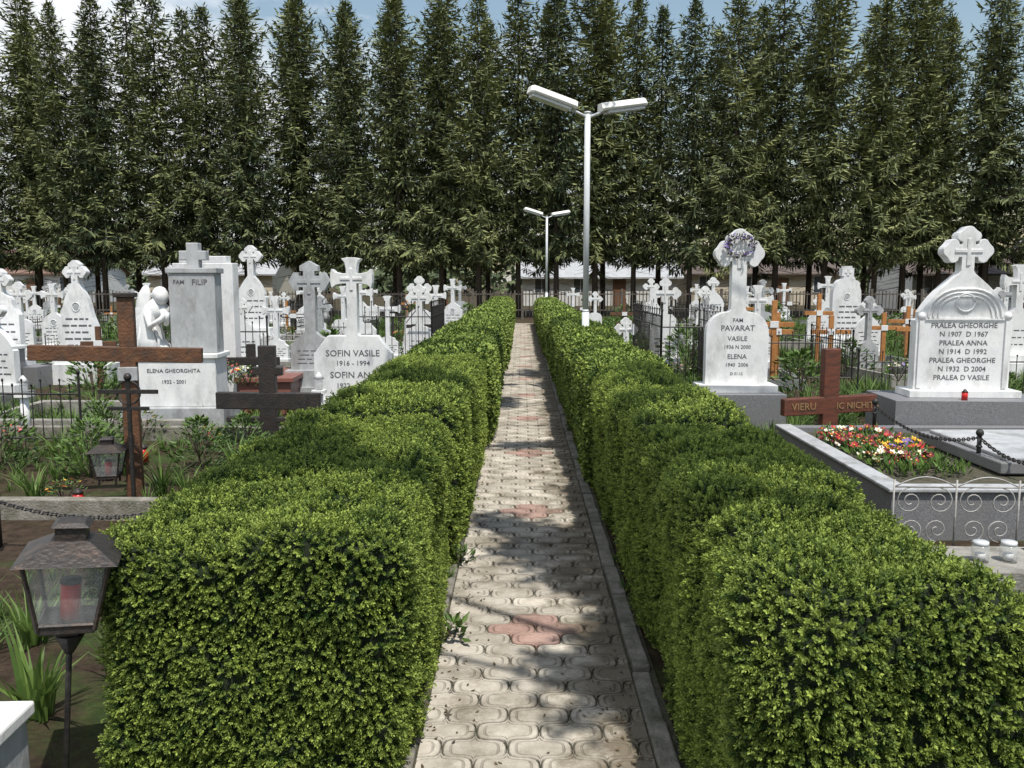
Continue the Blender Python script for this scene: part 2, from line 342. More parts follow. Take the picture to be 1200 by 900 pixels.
def pavers():
    a = .19; q = math.sqrt(.5); e1 = Vector((q, q)) ; e2 = Vector((-q, q)); c0 = Vector((.075, 4.5)); A = .030; n = 8
    PL, PR = -.42, .53
    vs = []; fs = []; cols = []
    def E1(i, j): return [c0 + (e1 * (i + t / n) + e2 * j) * a + e2 * A * math.sin(2 * pi * t / n) for t in range(n)]
    def E2(i, j): return [c0 + (e1 * i + e2 * (j + t / n)) * a + e1 * A * math.sin(2 * pi * t / n) for t in range(n)]
    def rev(fn, i, j, d):
        full = fn(i, j); end = c0 + (e1 * (i + d[0]) + e2 * (j + d[1])) * a
        return ([end] + full[:0:-1])
    rings = [(.98, -.02), (.955, -.005), (.92, 0), (.78, 0), (.75, -.005), (.71, -.005), (.68, 0), (.3, .0005)]
    for i in range(-40, 200):
        for j in range(-40, 200):
            cc = c0 + (e1 * (i + .5) + e2 * (j + .5)) * a
            if cc.x < PL - .16 or cc.x > PR + .16 or cc.y < -.5 or cc.y > 38.4: continue
            o = E1(i, j) + E2(i + 1, j) + rev(E1, i, j + 1, (1, 0)) + rev(E2, i, j, (0, 1))
            dz = R.uniform(-.003, .003); tx, ty = R.uniform(-.018, .018), R.uniform(-.018, .018)
            k = len(vs); m_ = len(o)
            red = (i % 9 in (8, 0)) and (j % 9 in (8, 0)) and abs(i - j) <= 1
            g = R.uniform(.80, 1.12)
            col = (.40 * g, .27 * g, .235 * g) if red else (.49 * g, .455 * g, .40 * g)
            for s_, z in rings:
                for p in o:
                    d = (p - cc) * s_; vs.append((cc.x + d.x, cc.y + d.y, z + dz + d.x * tx + d.y * ty)); cols.append(col if z > -.004 else tuple(c * .66 for c in col))
            for r_ in range(len(rings) - 1):
                for t in range(m_):
                    u = (t + 1) % m_
                    fs.append((k + r_ * m_ + t, k + r_ * m_ + u, k + (r_ + 1) * m_ + u, k + (r_ + 1) * m_ + t))
            fs.append(tuple(k + (len(rings) - 1) * m_ + t for t in range(m_)))
    me = bpy.data.meshes.new('paved_path'); me.from_pydata(vs, [], fs)
    at = me.color_attributes.new('pcol', 'FLOAT_COLOR', 'POINT')
    at.data.foreach_set('color', [c for col in cols for c in (*col, 1)])
    bm = bmesh.new(); bm.from_mesh(me)
    for x, s_ in ((PL, -1), (PR, 1)):
        bmesh.ops.bisect_plane(bm, geom=bm.verts[:] + bm.edges[:] + bm.faces[:], plane_co=(x, 0, 0), plane_no=(s_, 0, 0), clear_outer=True)
    bm.to_mesh(me); bm.free(); me.materials.append(pavermat())
    e = bpy.data.objects.new('paved_path', None); scene.collection.objects.link(e)
    place('pavers', me, parent=e)
    mb = MB(); mb.box(.055, 18.5, -.06, 1.2, 40.5, .048, M_joint); mb.obj('bedding', parent=e)
    mb = MB(); y = -1
    while y < 38.4:
        l = .5
        mb.box(.585 + R.uniform(-.008, .008), y + l / 2, -.05, .085, l - .014, .058 + R.uniform(-.010, .012), M_kerb, rz=R.uniform(-.018, .018))
        mb.box(-.475 + R.uniform(-.008, .008), y + l / 2, -.05, .085, l - .014, .056 + R.uniform(-.010, .012), M_kerb, rz=R.uniform(-.018, .018)); y += l
    mb.obj('kerb', parent=e, bevel=.010)
pavers()
mb = MB(); M_litter = mat('leaf_litter', (.12, .075, .03), (.05, .035, .018), 40, .9)
for i in range(1000):
    e_ = R.choice((-.40, .52)); x = e_ + (R.expovariate(9) * (1 if e_ < 0 else -1)); y = 2 + R.random() ** 1.3 * 22
    if x < -.42 or x > .53: continue
    a = R.uniform(0, 6.28); d = Vector((math.cos(a), math.sin(a), R.uniform(-.1, .3))).normalized(); sd = d.cross(Vector((0, 0, 1))).normalized()
    mb.leaf(Vector((x, y, .006)), d, sd, R.uniform(.012, .03), .012, M_litter, .5, fold=.003)
mb.obj('leaf_litter', recalc=False)

# ------------------------------------------------------------------ plants
def blades(seed, n=22, h=.3, w=.012, spread=.05, lean=.5):
    rr = random.Random(seed); mb = MB()
    for i in range(n):
        a = rr.uniform(0, 2 * pi); p = Vector((math.cos(a), math.sin(a), 0)) * rr.uniform(0, spread)
        d = Vector((math.cos(a), math.sin(a), 0)); l = h * rr.uniform(.55, 1.1); le = lean * rr.uniform(.2, 1.2)
        side = Vector((-d.y, d.x, 0)); side = (side + d * rr.uniform(-.6, .6)).normalized(); pts = []
        for k in range(4):
            f = k / 3; q = p + d * (le * l * f * f) + Vector((0, 0, l * (f - .25 * le * f * f))); ww = w * (1 - f ** 2) / 2 + .0005
            pts += [q - side * ww, q + side * ww]
        t = rr.uniform(.1, .9)
        mb.add(pts, [(0, 1, 3, 2), (2, 3, 5, 4), (4, 5, 7, 6)], M_grass, None, [max(0, t - .3)] * 2 + [t] * 6)
    return mb.mesh('grass_clump', False)
GR = coll_of('grass_clumps', [blades(i, 26, .16, .008, .07, .8) for i in range(4)] + [blades(9, 18, .28, .014, .05, .6)])
iris_me = [blades(20 + i, 34, .42, .022, .08, .75) for i in range(3)]
def clumpy_mesh(x0, x1, y0, y1, thr, cell, sd):
    vs = []; fs = []
    nx = int((x1 - x0) / cell); ny = int((y1 - y0) / cell)
    for i in range(nx):
        for j in range(ny):
            x = x0 + i * cell; y = y0 + j * cell
            if noise.noise(Vector((x * .55, y * .4, sd))) > thr:
                k = len(vs); vs += [(x, y, -.03), (x + cell, y, -.03), (x + cell, y + cell, -.03), (x, y + cell, -.03)]; fs.append((k, k + 1, k + 2, k + 3))
    me = bpy.data.meshes.new('grass'); me.from_pydata(vs, [], fs); return me
for k, (x0, x1, y0, y1, thr, dens, s0, s1) in enumerate([(-4.5, -1.6, 2, 6.6, .10, 40, .4, 1.0), (1.5, 5, 2, 6.1, -.1, 45, .5, 1.1), (-26, -1.5, 10, 42, -.12, 16, .7, 1.7), (1.5, 26, 9.5, 42, -.2, 17, .7, 1.7), (-6.7, -2.85, 6.9, 10.1, .0, 22, .4, 1.0)]):
    o = place('grass', clumpy_mesh(x0, x1, y0, y1, thr, .25, k * 5.)); scatter(o, GR, dens, s0, s1, 30 + k, .15, False)
def bush_mesh(seed, r=.3, h=.4, n=420, ls=.045, flower=None, fn=10):
    rr = random.Random(seed); mb = MB()
    for i in range(6):
        a = rr.uniform(0, 6.28); mb.tube([(0, 0, 0), (math.cos(a) * r * .4, math.sin(a) * r * .4, h * .7)], .006, M_bark, 4)
    for i in range(n):
        a = rr.uniform(0, 2 * pi); u = rr.random() ** .5; z = rr.random()
        rad = r * u * math.sin(pi * min(1, .25 + z * .7)); p = Vector((math.cos(a) * rad, math.sin(a) * rad, h * z))
        p += Vector((noise.noise(p * 6 + Vector((seed, 0, 0))), noise.noise(p * 6 + Vector((0, seed, 0))), 0)) * .08
        d = Vector((math.cos(a), math.sin(a), rr.uniform(0, 1.3))).normalized(); side = d.cross(Vector((rr.uniform(-1, 1), rr.uniform(-1, 1), 1))).normalized()
        l = ls * rr.uniform(.7, 1.4); mb.leaf(p, d, side, l, l * .4, M_bleaf, rr.uniform(0, .5) + z * .4, fold=l * .1)
    if flower:
        for i in range(fn):
            a = rr.uniform(0, 2 * pi); q = r * rr.random() ** .5 * .9
            c = Vector((math.cos(a) * q, math.sin(a) * q, h * rr.uniform(.75, 1.1) * (1 - .3 * (q / r) ** 2)))
            f = rr.choice(flower); flw(mb, c, rr.uniform(.016, .03), f, rr)
    return mb.mesh('bush', False)
def flw(mb, c, s, mt, rr=R):
    n = Vector((rr.uniform(-.5, .5), rr.uniform(-.9, .2), 1)).normalized(); u = n.orthogonal().normalized(); w = n.cross(u)
    for k in range(6):
        a = k * pi / 3 + .2; d = u * math.cos(a) + w * math.sin(a); sd = n.cross(d)
        mb.leaf(c, (d + n * .35).normalized(), sd, s, s * .8, mt, .5)
    mb.ball(c + n * s * .15, s * .22, M_yel if mt != M_yel else M_orange, seg=5, ring=4)

# ------------------------------------------------------------------ crosses / monuments
def arm(L, t, r, kind):
    P = [(0, t / 2)]
    if kind == 'trefoil':
        r = min(r, L * .30)
        P.append((L - 2.15 * r, t / 2))
        c = (L - 1.35 * r, t / 2 + .05 * r); P += [(c[0] + .72 * r * math.cos(math.radians(a)), c[1] + .72 * r * math.sin(math.radians(a))) for a in (183, 150, 115, 80, 50, 15)]
        c2 = (L - .75 * r, 0); k = max(.85 * r, t * .45); half = [(c2[0] + .8 * r * math.cos(math.radians(a)), k * math.sin(math.radians(a))) for a in (60, 42, 21, 0)]
        P += half; P += [(x, -y) for x, y in P[-2::-1]]
    elif kind == 'flare':
        P += [(L * .45, t / 2), (L * .8, t * .62), (L, t * .95), (L + t * .12, t * .4)]; P += [(x, -y) for x, y in P[::-1]]
    elif kind == 'point':
        P += [(L - t * .9, t / 2), (L - t * .9, t * .8), (L - t * .45, t * .8), (L, 0)]; P += [(x, -y) for x, y in P[-2::-1]]
    else:
        P += [(L, t / 2), (L, -t / 2), (0, -t / 2)]
    return P
def stele_side(w, h, nk, style):
    if style == 'ogee':
        P = [(w / 2, 0), (w / 2, .68 * h)]
        for k in range(1, 9):
            f = k / 8; P.append((w / 2 + (nk / 2 - w / 2) * (f ** 1.2) - .05 * w * math.sin(2 * pi * f), .68 * h + .32 * h * (f * .65 + .35 * math.sin(f * pi / 2))))
    elif style == 'gothic':
        P = [(w / 2, 0), (w / 2, .60 * h), (w * .46, .62 * h), (w * .46, .67 * h)]
        for k in range(1, 8):
            f = k / 7; P.append((w * .46 + (nk / 2 - w * .46) * f + .05 * w * math.sin(pi * f), .67 * h + .33 * h * (f ** 1.1)))
    elif style == 'round':
        P = [(w / 2, 0), (w / 2, .7 * h)]
        for k in range(1, 9):
            a = pi / 2 * k / 8; P.append((nk / 2 + (w / 2 - nk / 2) * math.cos(a), .7 * h + .3 * h * math.sin(a)))
    elif style == 'wave':
        P = [(w * .42, 0), (w * .5, .08 * h), (w * .44, .2 * h)]
        for k in range(1, 10):
            f = k / 9; P.append((w * (.44 + .07 * math.sin(f * 9)) * (1 - f) + nk / 2 * f + w * .12 * math.sin(pi * f), .2 * h + .8 * h * f))
    elif style == 'step':
        P = [(w / 2, 0), (w / 2, .72 * h), (w * .38, .78 * h), (w * .38, .86 * h), (w * .25, .93 * h), (nk / 2, h)]
    elif style == 'slant':
        P = [(w / 2, 0), (w / 2, .72 * h), (w * .47, .76 * h), (w * .32, h), (nk / 2, h * 1.0 + .001)]
    return P
def outline(w, h, cw, ch, t, r, style, kind):
    zc = h + ch - cw / 2; A = arm(cw / 2, t, r, kind)
    ra = [(x, zc - y) for x, y in A[1:-1]]
    ta = [(y, zc + x) for x, y in A[1:-1]]
    base = stele_side(w, h, t * 1.3, style) + [(t * .5, h + .03)]
    o = base + [(t / 2, zc - t / 2)] + ra + [(t / 2, zc + t / 2)] + ta + [(-t / 2, zc + t / 2)] + [(-x, z) for x, z in ra[::-1]] + [(-t / 2, zc - t / 2)] + [(-x, z) for x, z in base[::-1]]
    return o, zc
def monument(w=.7, h=.8, cw=.45, ch=.65, t=.11, r=.085, style='ogee', kind='trefoil', th=.12, mt=None, base=((1.2, .35, .12),), bmt=None, lines=6, med=True, rr=R, plot=None, relief=True):
    """front faces -Y; origin at ground under the stele"""
    mt = mt or M_marble; bmt = bmt or mt; mb = MB(); z = -.05
    for i, (bw, bd, bh) in enumerate(base):
        mb.box(0, 0, z, bw, bd, bh + (.05 if i == 0 else 0), (bmt if i == 0 else mt)); z += bh + (.05 if i == 0 else 0)
    zz = z - .002
    o, zc = outline(w, h, cw, ch, t, r, style, kind)
    mb.prism([(x, q + zz) for x, q in o], -th / 2, th / 2, mt)
    if relief:
        mb.box(0, -th / 2 - .004, zz + zc - cw * .30, t * .30, .018, cw * .56, mt); mb.box(0, -th / 2 - .003, zz + zc - t * .15, cw * .56, .017, t * .30, mt)
    if med:
        mb.tube([(.075 * math.cos(k * pi / 6), -th / 2 - .004, zz + h * .70 + .085 * math.sin(k * pi / 6)) for k in range(13)], .009, mt, 5)
        mb.ball((0, -th / 2, zz + h * .70), .062, M_marbleg, sc=(.9, .08, 1.2), seg=10)
    for i in range(lines):
        q = zz + h * (.52 - i * .46 / max(lines, 1)); x = -w * .36 * rr.uniform(.7, 1)
        while x < w * .30:
            l = rr.uniform(.05, .16); mb.box(x + l / 2, -th / 2 - .001, q, min(l, w * .4 - x), .004, h * .026, M_text); x += l + .03
    if plot:
        pw, pl, phh = plot; f = -base[0][1] / 2
        for sx in (-1, 1): mb.box(sx * (pw / 2 - .05), f - pl / 2, -.05, .1, pl, phh, bmt)
        mb.box(0, f - pl - .052, -.05, pw + .004, .1, phh + .004, bmt)
    return mb, zz, zc
def empty(name, loc, rz=0):
    e = bpy.data.objects.new(name, None); scene.collection.objects.link(e); e.location = loc; e.rotation_euler = (0, 0, rz); return e
def wcross(mb, h, w, t, d, zc, mt, z0=-.05, sk=0, cap=False, dx=0):
    mb.box(0, 0, z0, t, d, h - z0, mt)
    M = Matrix.Translation((dx, -.004, zc)) @ Matrix.Rotation(sk, 4, 'Y')
    mb.box(0, 0, -t / 2, w, d - .006, t, mt, M=M)
    if cap:
        mb.prism([(-w * .5, zc + t * .9), (0, h + .16), (w * .5, zc + t * .9), (w * .5, zc + t * 1.15), (0, h + .2), (-w * .5, zc + t * 1.15)], -.07, .07, M_rust)
def iron_fence(mb, pts, h=.7, mt=None, sp=.11, z0=0):
    mt = mt or M_iron
    for (xa, ya), (xb, yb) in zip(pts[:-1], pts[1:]):
        A = Vector((xa, ya, z0)); B = Vector((xb, yb, z0)); L = (B - A).length; n = max(2, int(L / sp))
        for q in (h * .2, h * .82): mb.tube([A + Vector((0, 0, q)), B + Vector((0, 0, q))], .011, mt, 4)
        for i in range(n + 1):
            p = A.lerp(B, i / n); hh = h * (1.0 if i % 2 else .93); post = i in (0, n)
            mb.tube([p + Vector((0, 0, 0)), p + Vector((0, 0, hh + (.08 if post else 0)))], .016 if post else .007, mt, 4)
            mb.ball(p + Vector((0, 0, hh + (.1 if post else .01))), .024 if post else .014, mt, seg=5, ring=4, sc=(1, 1, 1.5))

# ---- generic variants for the far field
rv = random.Random(42); VAR = []
def addv(name, me, wt): VAR.append((name, me, wt))
spec = [
    ('ogee', 'trefoil', .70, .75, .56, .75, M_marble), ('step', 'flare', .62, .8, .55, .75, M_marble), ('round', 'trefoil', .55, .7, .60, .85, M_marble),
    ('gothic', 'trefoil', .8, 1.0, .42, .5, M_marble), ('slant', 'flare', .70, .5, .56, .95, M_marble), ('wave', 'trefoil', .75, 1.0, .44, .55, M_marble),
    ('ogee', 'flare', .55, .45, .62, 1.0, M_marble), ('round', 'point', .6, .55, .6, .85, M_marbleg), ('step', 'trefoil', .5, .5, .66, 1.05, M_marbleg)]
for st, kd, w, h, cw, ch, mt_ in spec:
    pl = rv.choice([None, (1.1, 1.7, .22), (1.2, 1.8, .3)])
    mb, a_, b_ = monument(w, h, cw, ch, .11, .08, st, kd, .13, mt_, ((w * 1.35, .45, rv.uniform(.12, .3)), (w * 1.12, .3, .12)), rv.choice([M_granite, M_conc, mt_]), 4, rv.random() < .4, rv, pl)
    addv('marble_grave_monument', mb.mesh('marble_grave_monument'), 1.3)
def mkw(mt_, h, w, cap=False, two=False):
    mb = MB(); wcross(mb, h, w, .085, .07, h * .68, mt_, cap=cap)
    if two: mb.box(0, -.005, h * .45, w * .6, .055, .07, mt_)
    mb.box(0, -.05, h * .68 - .05, .14, .02, .1, M_marble)
    return mb.mesh('wooden_cross')
addv('wooden_cross', mkw(M_woodo, 1.25, .75), 1.8); addv('wooden_cross', mkw(M_wood, 1.35, .8, False, True), 1.8); addv('wooden_cross', mkw(M_woodd, 1.1, .7, True), 1.8)
def mkic():
    mb = MB(); h = 1.35
    mb.tube([(-.05, 0, 0), (-.05, 0, h)], .014, M_iron, 5); mb.tube([(.05, 0, 0), (.05, 0, h)], .014, M_iron, 5)
    for z in (.88, .98): mb.tube([(-.36, 0, z), (.36, 0, z)], .014, M_iron, 5)
    for s_ in (-1, 1):
        for k in (.08, .3):
            mb.tube([(s_ * (.13 + k * .3) + .07 * math.cos(a * .7), 0, .8 + .07 * math.sin(a * .7)) for a in range(9)], .008, M_iron, 4)
        mb.ball((s_ * .38, 0, .93), .04, M_iron)
    mb.ball((0, 0, h + .03), .05, M_iron); mb.box(0, 0, -.05, .4, .3, .18, M_conc); mb.box(0, -.03, .86, .2, .01, .14, M_marble)
    return mb.mesh('iron_cross')
addv('iron_cross', mkic(), 2.5)
def mkfence(mt_, w, l, h, sp=.12):
    mb = MB(); iron_fence(mb, [(-w / 2, 0), (w / 2, 0), (w / 2, l), (-w / 2, l), (-w / 2, 0)], h, mt_, sp); return mb.mesh('grave_fence')
FEN = [mkfence(M_iron, 1.8, 2.2, .85), mkfence(M_iron, 2.4, 2.2, 1.0), mkfence(M_ironw, 1.6, 2.0, .6), mkfence(M_iron, 1.5, 2.0, 1.2)]
FLB = [bush_mesh(50 + i, .28, .3, 160, .05, f, 22) for i, f in enumerate([[M_red, M_pink], [M_yel, M_orange], [M_cream, M_pink], [M_red, M_yel, M_cream], [M_blue, M_cream]])]
GRB = [bush_mesh(70 + i, .3, .5, 420, .06) for i in range(3)]
heroes = [(-4.4, 11, 1.3), (-2.14, 11, .9), (-3.2, 13, .9), (2.73, 11, 1.0), (4.9, 9.6, 1.3), (-8.3, 16, .9), (-9.5, 15.6, .9), (-7.0, 22, .9), (-2.6, 20, .9), (4.75, 16, .8), (8.4, 22, .9), (9.6, 17, .9)]
tot = sum(v[2] for v in VAR)
def pick():
    x = rv.uniform(0, tot)
    for v in VAR:
        x -= v[2]
        if x <= 0: return v
    return VAR[0]
y = 13.6
while y < 39:
    for s_ in (-1, 1):
        x = 2.2 + rv.uniform(0, .9)
        while x < .62 * y + 3:
            px = s_ * x; py = y + rv.uniform(-.7, .7)
            ok = all((px - hx) ** 2 + (py - hy) ** 2 > (hr * 1.2) ** 2 for hx, hy, hr in heroes)
            if ok and rv.random() < .74:
                nm, me, _ = pick(); sc = rv.uniform(.72, 1.12)
                place(nm, me, (px, py, -.02), rv.uniform(-.22, .22), sc=sc)
                q = rv.random()
                if q < .28: place('grave_fence', rv.choice(FEN), (px, py - 1.9, -.02))
                if rv.random() < .5: place('flower_bush', rv.choice(FLB), (px + rv.uniform(-.4, .4), py - rv.uniform(.4, 1.2), .0), rv.uniform(0, 6), sc=rv.uniform(.6, 1.2))
            if rv.random() < .45: place('green_bush', rv.choice(GRB), (px + rv.uniform(-.7, .7), py - rv.uniform(.2, 1.2), -.02), rv.uniform(0, 6), sc=rv.uniform(.7, 2.2))
            x += rv.uniform(1.5, 2.9)
    y += rv.uniform(2.4, 3.1)

def hero(name, loc, rz, texts, **k):
    mb, zz, zc = monument(**k); e = empty(name, loc, rz); mb.obj('stone', bevel=.006, parent=e); th = k.get('th', .12)
    for s, sz, z in texts: text(e, s, sz, (0, -th / 2 - .001, zz + z), M_text)
    return e, zz, zc
hero('marble_grave_monument', (-2.18, 11, 0), .03, [('SOFIN VASILE', .115, .56), ('1916 - 1994', .09, .44), ('SOFIN ANA', .115, .28), ('1922 - 2004', .09, .15)],
     w=1.0, h=.82, cw=.50, ch=.98, t=.13, r=.10, style='slant', kind='flare', th=.2, base=((1.15, .4, .28), (1.08, .3, .10)), mt=M_marble, lines=0, med=False)
hero('marble_grave_monument', (-3.22, 13, 0), 0, [], w=.62, h=.55, cw=.62, ch=1.1, t=.17, r=.11, style='step', kind='point', th=.16, base=((.95, .5, .3), (.75, .35, .25)), mt=M_marbleg, lines=4, med=False)
e, zz, zc = hero('marble_grave_monument', (2.75, 11, 0), 0, [('FAM', .07, .80), ('PAVARAT', .10, .69), ('VASILE', .085, .56), ('1936 N 2000', .065, .46), ('ELENA', .085, .33), ('1940  2006', .065, .23), ('D 31.12', .05, .12)],
     w=.80, h=.93, cw=.62, ch=1.04, t=.19, r=.11, style='round', kind='trefoil', th=.14, base=((1.15, .7, .48), (1.0, .42, .10)), bmt=M_granite, lines=0, med=False)
mb = MB()
for i in range(200):
    a = R.uniform(0, 2 * pi); rr_ = .15 + R.gauss(0, .018); c = Vector((math.cos(a) * rr_ * 1.15, -.12 + R.uniform(-.03, .03), math.sin(a) * rr_ * .8))
    if math.sin(a) < -.2 and R.random() < .6: continue
    d = rvec(); mb.leaf(c, d, d.orthogonal().normalized(), .055, .03, M_woodd if R.random() < .8 else M_blue, .2)
o = mb.obj('mourning_wreath', (0, 0, zz + zc + .10), recalc=False, parent=e)
e, zz, zc = hero('marble_grave_monument', (4.95, 9.7, 0), -.04, [(s, .080, .70 - i * .098) for i, s in enumerate(['PRALEA GHEORGHE', 'N 1907  D 1967', 'PRALEA ANNA', 'N 1914  D 1992', 'PRALEA GHEORGHE', 'N 1932  D 2004', 'PRALEA D VASILE', ])],
     w=1.05, h=1.30, cw=.54, ch=.52, t=.14, r=.10, style='gothic', kind='trefoil', th=.16, base=((1.7, .9, .6), (1.22, .42, .08)), bmt=M_granite, lines=0, med=False)
mb = MB()
for k in range(3):
    s_ = 1 - k * .13; pts = [(-.40 * s_, -.085, .80)] + [(-.40 * s_ * math.cos(a * pi / 2 / 8) ** .8, -.085, .82 + .30 * s_ * math.sin(a * pi / 2 / 8) * 1.05) for a in range(9)]
    pts += [(-x, y_, z) for x, y_, z in pts[::-1]]; mb.tube(pts, .014 - k * .002, M_marble, 6)
mb.tube([(.1 * math.cos(a / 2), -.085, .98 + .1 * math.sin(a / 2)) for a in range(14)], .012, M_marble, 5)
for sx in (-1, 1):
    mb.box(sx * .47, -.085, .02, .05, .03, .76, M_marble); mb.ball((sx * .47, -.07, .83), .05, M_marble)
mb.box(0, -.085, .785, .86, .02, .02, M_marble)
mb.obj('carved_arches', (0, 0, zz), parent=e)
def candle(loc, h=.12, parent=None, name='grave_candle'):
    mb = MB(); mb.tube([(0, 0, 0), (0, 0, h * .75)], h * .27, M_candle, 10); mb.tube([(0, 0, h * .75), (0, 0, h * .85), (0, 0, h)], h * .3, M_rust, 10, r1=h * .1)
    return mb.obj(name, loc, parent=parent)
candle((4.85, 9.33, .6)); 

# ---- FILIP monument
e = empty('angel_grave_monument', (-4.45, 11, 0), .05)
mb = MB(); mb.box(0, 0, -.05, 1.3, .75, .35, M_marbleg); mb.box(0, 0, .298, 1.06, .5, .62, M_marble); mb.box(0, 0, .917, 1.14, .56, .06, M_marble)
mb.box(.24, 0, .975, .58, .3, 1.02, M_marbleg); mb.box(.24, 0, 1.993, .64, .34, .07, M_marbleg)
mb.box(.24, 0, 2.06, .15, .16, .32, M_marbleg); mb.box(.24, -.003, 2.16, .34, .15, .12, M_marbleg)
mb.obj('stone', bevel=.01, parent=e)
mb = MB()
body = [(-.33, -.02, .97), (-.34, -.03, 1.15), (-.36, -.02, 1.35), (-.30, -.03, 1.52), (-.20, -.06, 1.62)]
mb.tube(body, .19, M_marble, 12, r1=.10)
mb.ball((-.33, -.02, 1.02), .24, M_marble, sc=(1, .7, .7), seg=14, ring=8)
mb.ball((-.25, -.03, 1.52), .15, M_marble, sc=(1.15, .8, .8), seg=12, ring=8)
mb.ball((-.16, -.1, 1.70), .095, M_marble, sc=(.9, 1, 1.15), seg=12, ring=8); mb.ball((-.19, -.06, 1.72), .105, M_marble, sc=(1, .9, 1.05), seg=12, ring=8)
mb.tube([(-.33, -.15, 1.5), (-.28, -.22, 1.32), (-.12, -.24, 1.42), (-.06, -.22, 1.52)], .05, M_marble, 8, r1=.028)
mb.tube([(-.15, -.1, 1.52), (-.08, -.2, 1.36), (-.05, -.23, 1.5)], .045, M_marble, 8, r1=.028)
for k in range(7):
    a = k / 6; mb.ball((-.46 - .02 * k, .07, 1.62 - .10 * k), .10, M_marble, sc=(.9, .35, 2.3 - a * .9), rot=Euler((0, .25 + .12 * k, 0)), seg=10)
for k in range(6):
    mb.tube([(-.46 + k * .05, -.15 - .01 * (k % 2), .97), (-.45 + k * .05, -.16, 1.15), (-.42 + k * .03, -.13, 1.35)], .02, M_marble, 5)
mb.obj('angel', parent=e)
text(e, 'FAM', .075, (.08, -.152, 1.86), M_text); text(e, 'FILIP', .10, (.34, -.152, 1.85), M_text)
text(e, 'ELENA GHEORGHITA', .07, (0, -.252, .74), M_text); text(e, '1932 - 2001', .065, (0, -.252, .60), M_text)
mb = MB(); mb.box(0, 0, -.05, .9, .2, 2.2, M_marble); mb.box(0, 0, 2.148, .7, .18, .1, M_marble); mb.box(0, -.1, 1.9, .5, .03, .12, M_marbleg); mb.obj('marble_slab_headstone', (-4.55, 12.3, 0), -.1, bevel=.01)

hero('marble_grave_monument', (-8.35, 16, 0), 0, [], w=.78, h=1.35, cw=.44, ch=.46, t=.12, r=.09, style='wave', kind='trefoil', th=.16, base=((1.3, .6, .35), (.9, .4, .12)), lines=5)
hero('marble_grave_monument', (-9.55, 15.6, 0), 0, [], w=.7, h=1.2, cw=.42, ch=.45, t=.11, r=.08, style='ogee', kind='trefoil', th=.16, base=((1.6, .8, .35), (.9, .4, .12)), lines=4, bmt=M_granite)
hero('marble_grave_monument', (-6.95, 22, 0), 0, [], w=.75, h=1.3, cw=.56, ch=.8, t=.15, r=.10, style='gothic', kind='trefoil', th=.2, base=((1.4, .8, .5), (1.0, .5, .2)), lines=4)
hero('marble_grave_monument', (8.25, 22, 0), 0, [], w=.72, h=1.5, cw=.3, ch=.32, t=.2, r=.05, style='round', kind='plain', th=.22, base=((1.2, .6, .3), (.9, .4, .15)), lines=5)
hero('marble_grave_monument', (9.75, 17, 0), 0, [], w=.55, h=.9, cw=.62, ch=.85, t=.14, r=.10, style='step', kind='flare', th=.16, base=((1.0, .6, .3), (.75, .4, .15)), lines=3, med=False)
hero('marble_grave_monument', (-1.95, 16.2, 0), 0, [], w=.6, h=.6, cw=.5, ch=.78, t=.12, r=.09, style='ogee', kind='trefoil', th=.14, base=((.9, .5, .3), (.72, .36, .15)), lines=3, med=False)
hero('marble_grave_monument', (2.0, 16.5, 0), 0, [], w=.5, h=.4, cw=.46, ch=.6, t=.11, r=.085, style='round', kind='trefoil', th=.12, base=((.8, .4, .2),), lines=2, med=False)
for x, y_, s_ in ((-3.0, 19, .9), (-3.9, 20.5, 1.1), (-5.2, 18, .9), (-2.7, 22.5, 1.15), (-5.9, 16.5, .8)):
    place('marble_grave_monument', VAR[R.choice((0, 2, 4, 6))][1], (x, y_, 0), R.uniform(-.15, .15), sc=s_)

# ---- wooden crosses
e = empty('wooden_cross', (-3.42, 7.35, 0), .22)
mb = MB(); wcross(mb, 1.76, 1.40, .13, .10, 1.27, M_wood, sk=.035, dx=-.09); mb.box(0, 0, 1.758, .17, .14, .04, M_rust)
mb.box(.0, -.066, 1.04, .16, .03, .12, M_marbleg)
mb.obj('beams', bevel=.006, parent=e)
mb = MB(); mb.box(0, 0, 0, .03, .03, 1.08, M_iron); mb.box(0, -.002, .96, .5, .024, .035, M_iron); mb.box(0, -.002, .82, .34, .024, .03, M_iron)
mb.tube([(.1 * math.cos(a / 2.5), 0, .97 + .1 * math.sin(a / 2.5)) for a in range(17)], .009, M_iron, 5); mb.ball((0, 0, 1.1), .035, M_iron)
mb.obj('iron_cross', (-3.3, 7.05, 0), bevel=.003)
e = empty('dark_wooden_cross', (-2.98, 9.9, 0), -.06)
mb = MB(); wcross(mb, 1.15, 1.25, .2, .09, .50, M_woodd); mb.box(0, -.003, .24, 1.02, .07, .07, M_woodd); mb.box(0, .002, .80, .36, .075, .10, M_woodd)
mb.obj('beams', bevel=.012, parent=e)
e = empty('dark_wooden_cross', (-3.9, 12.2, 0), .1); mb = MB(); wcross(mb, 1.0, .8, .12, .07, .75, M_woodd); mb.obj('beams', bevel=.01, parent=e)
e = empty('wooden_cross', (3.36, 9.3, 0), .22)
mb = MB(); wcross(mb, 1.17, 1.12, .19, .10, .55, M_woodr, sk=-.02); mb.obj('beams', bevel=.012, parent=e)
text(e, 'VIERU', .11, (-.33, -.056, .51), M_textgold); text(e, 'IC NICHITA', .10, (.32, -.056, .51), M_textgold)

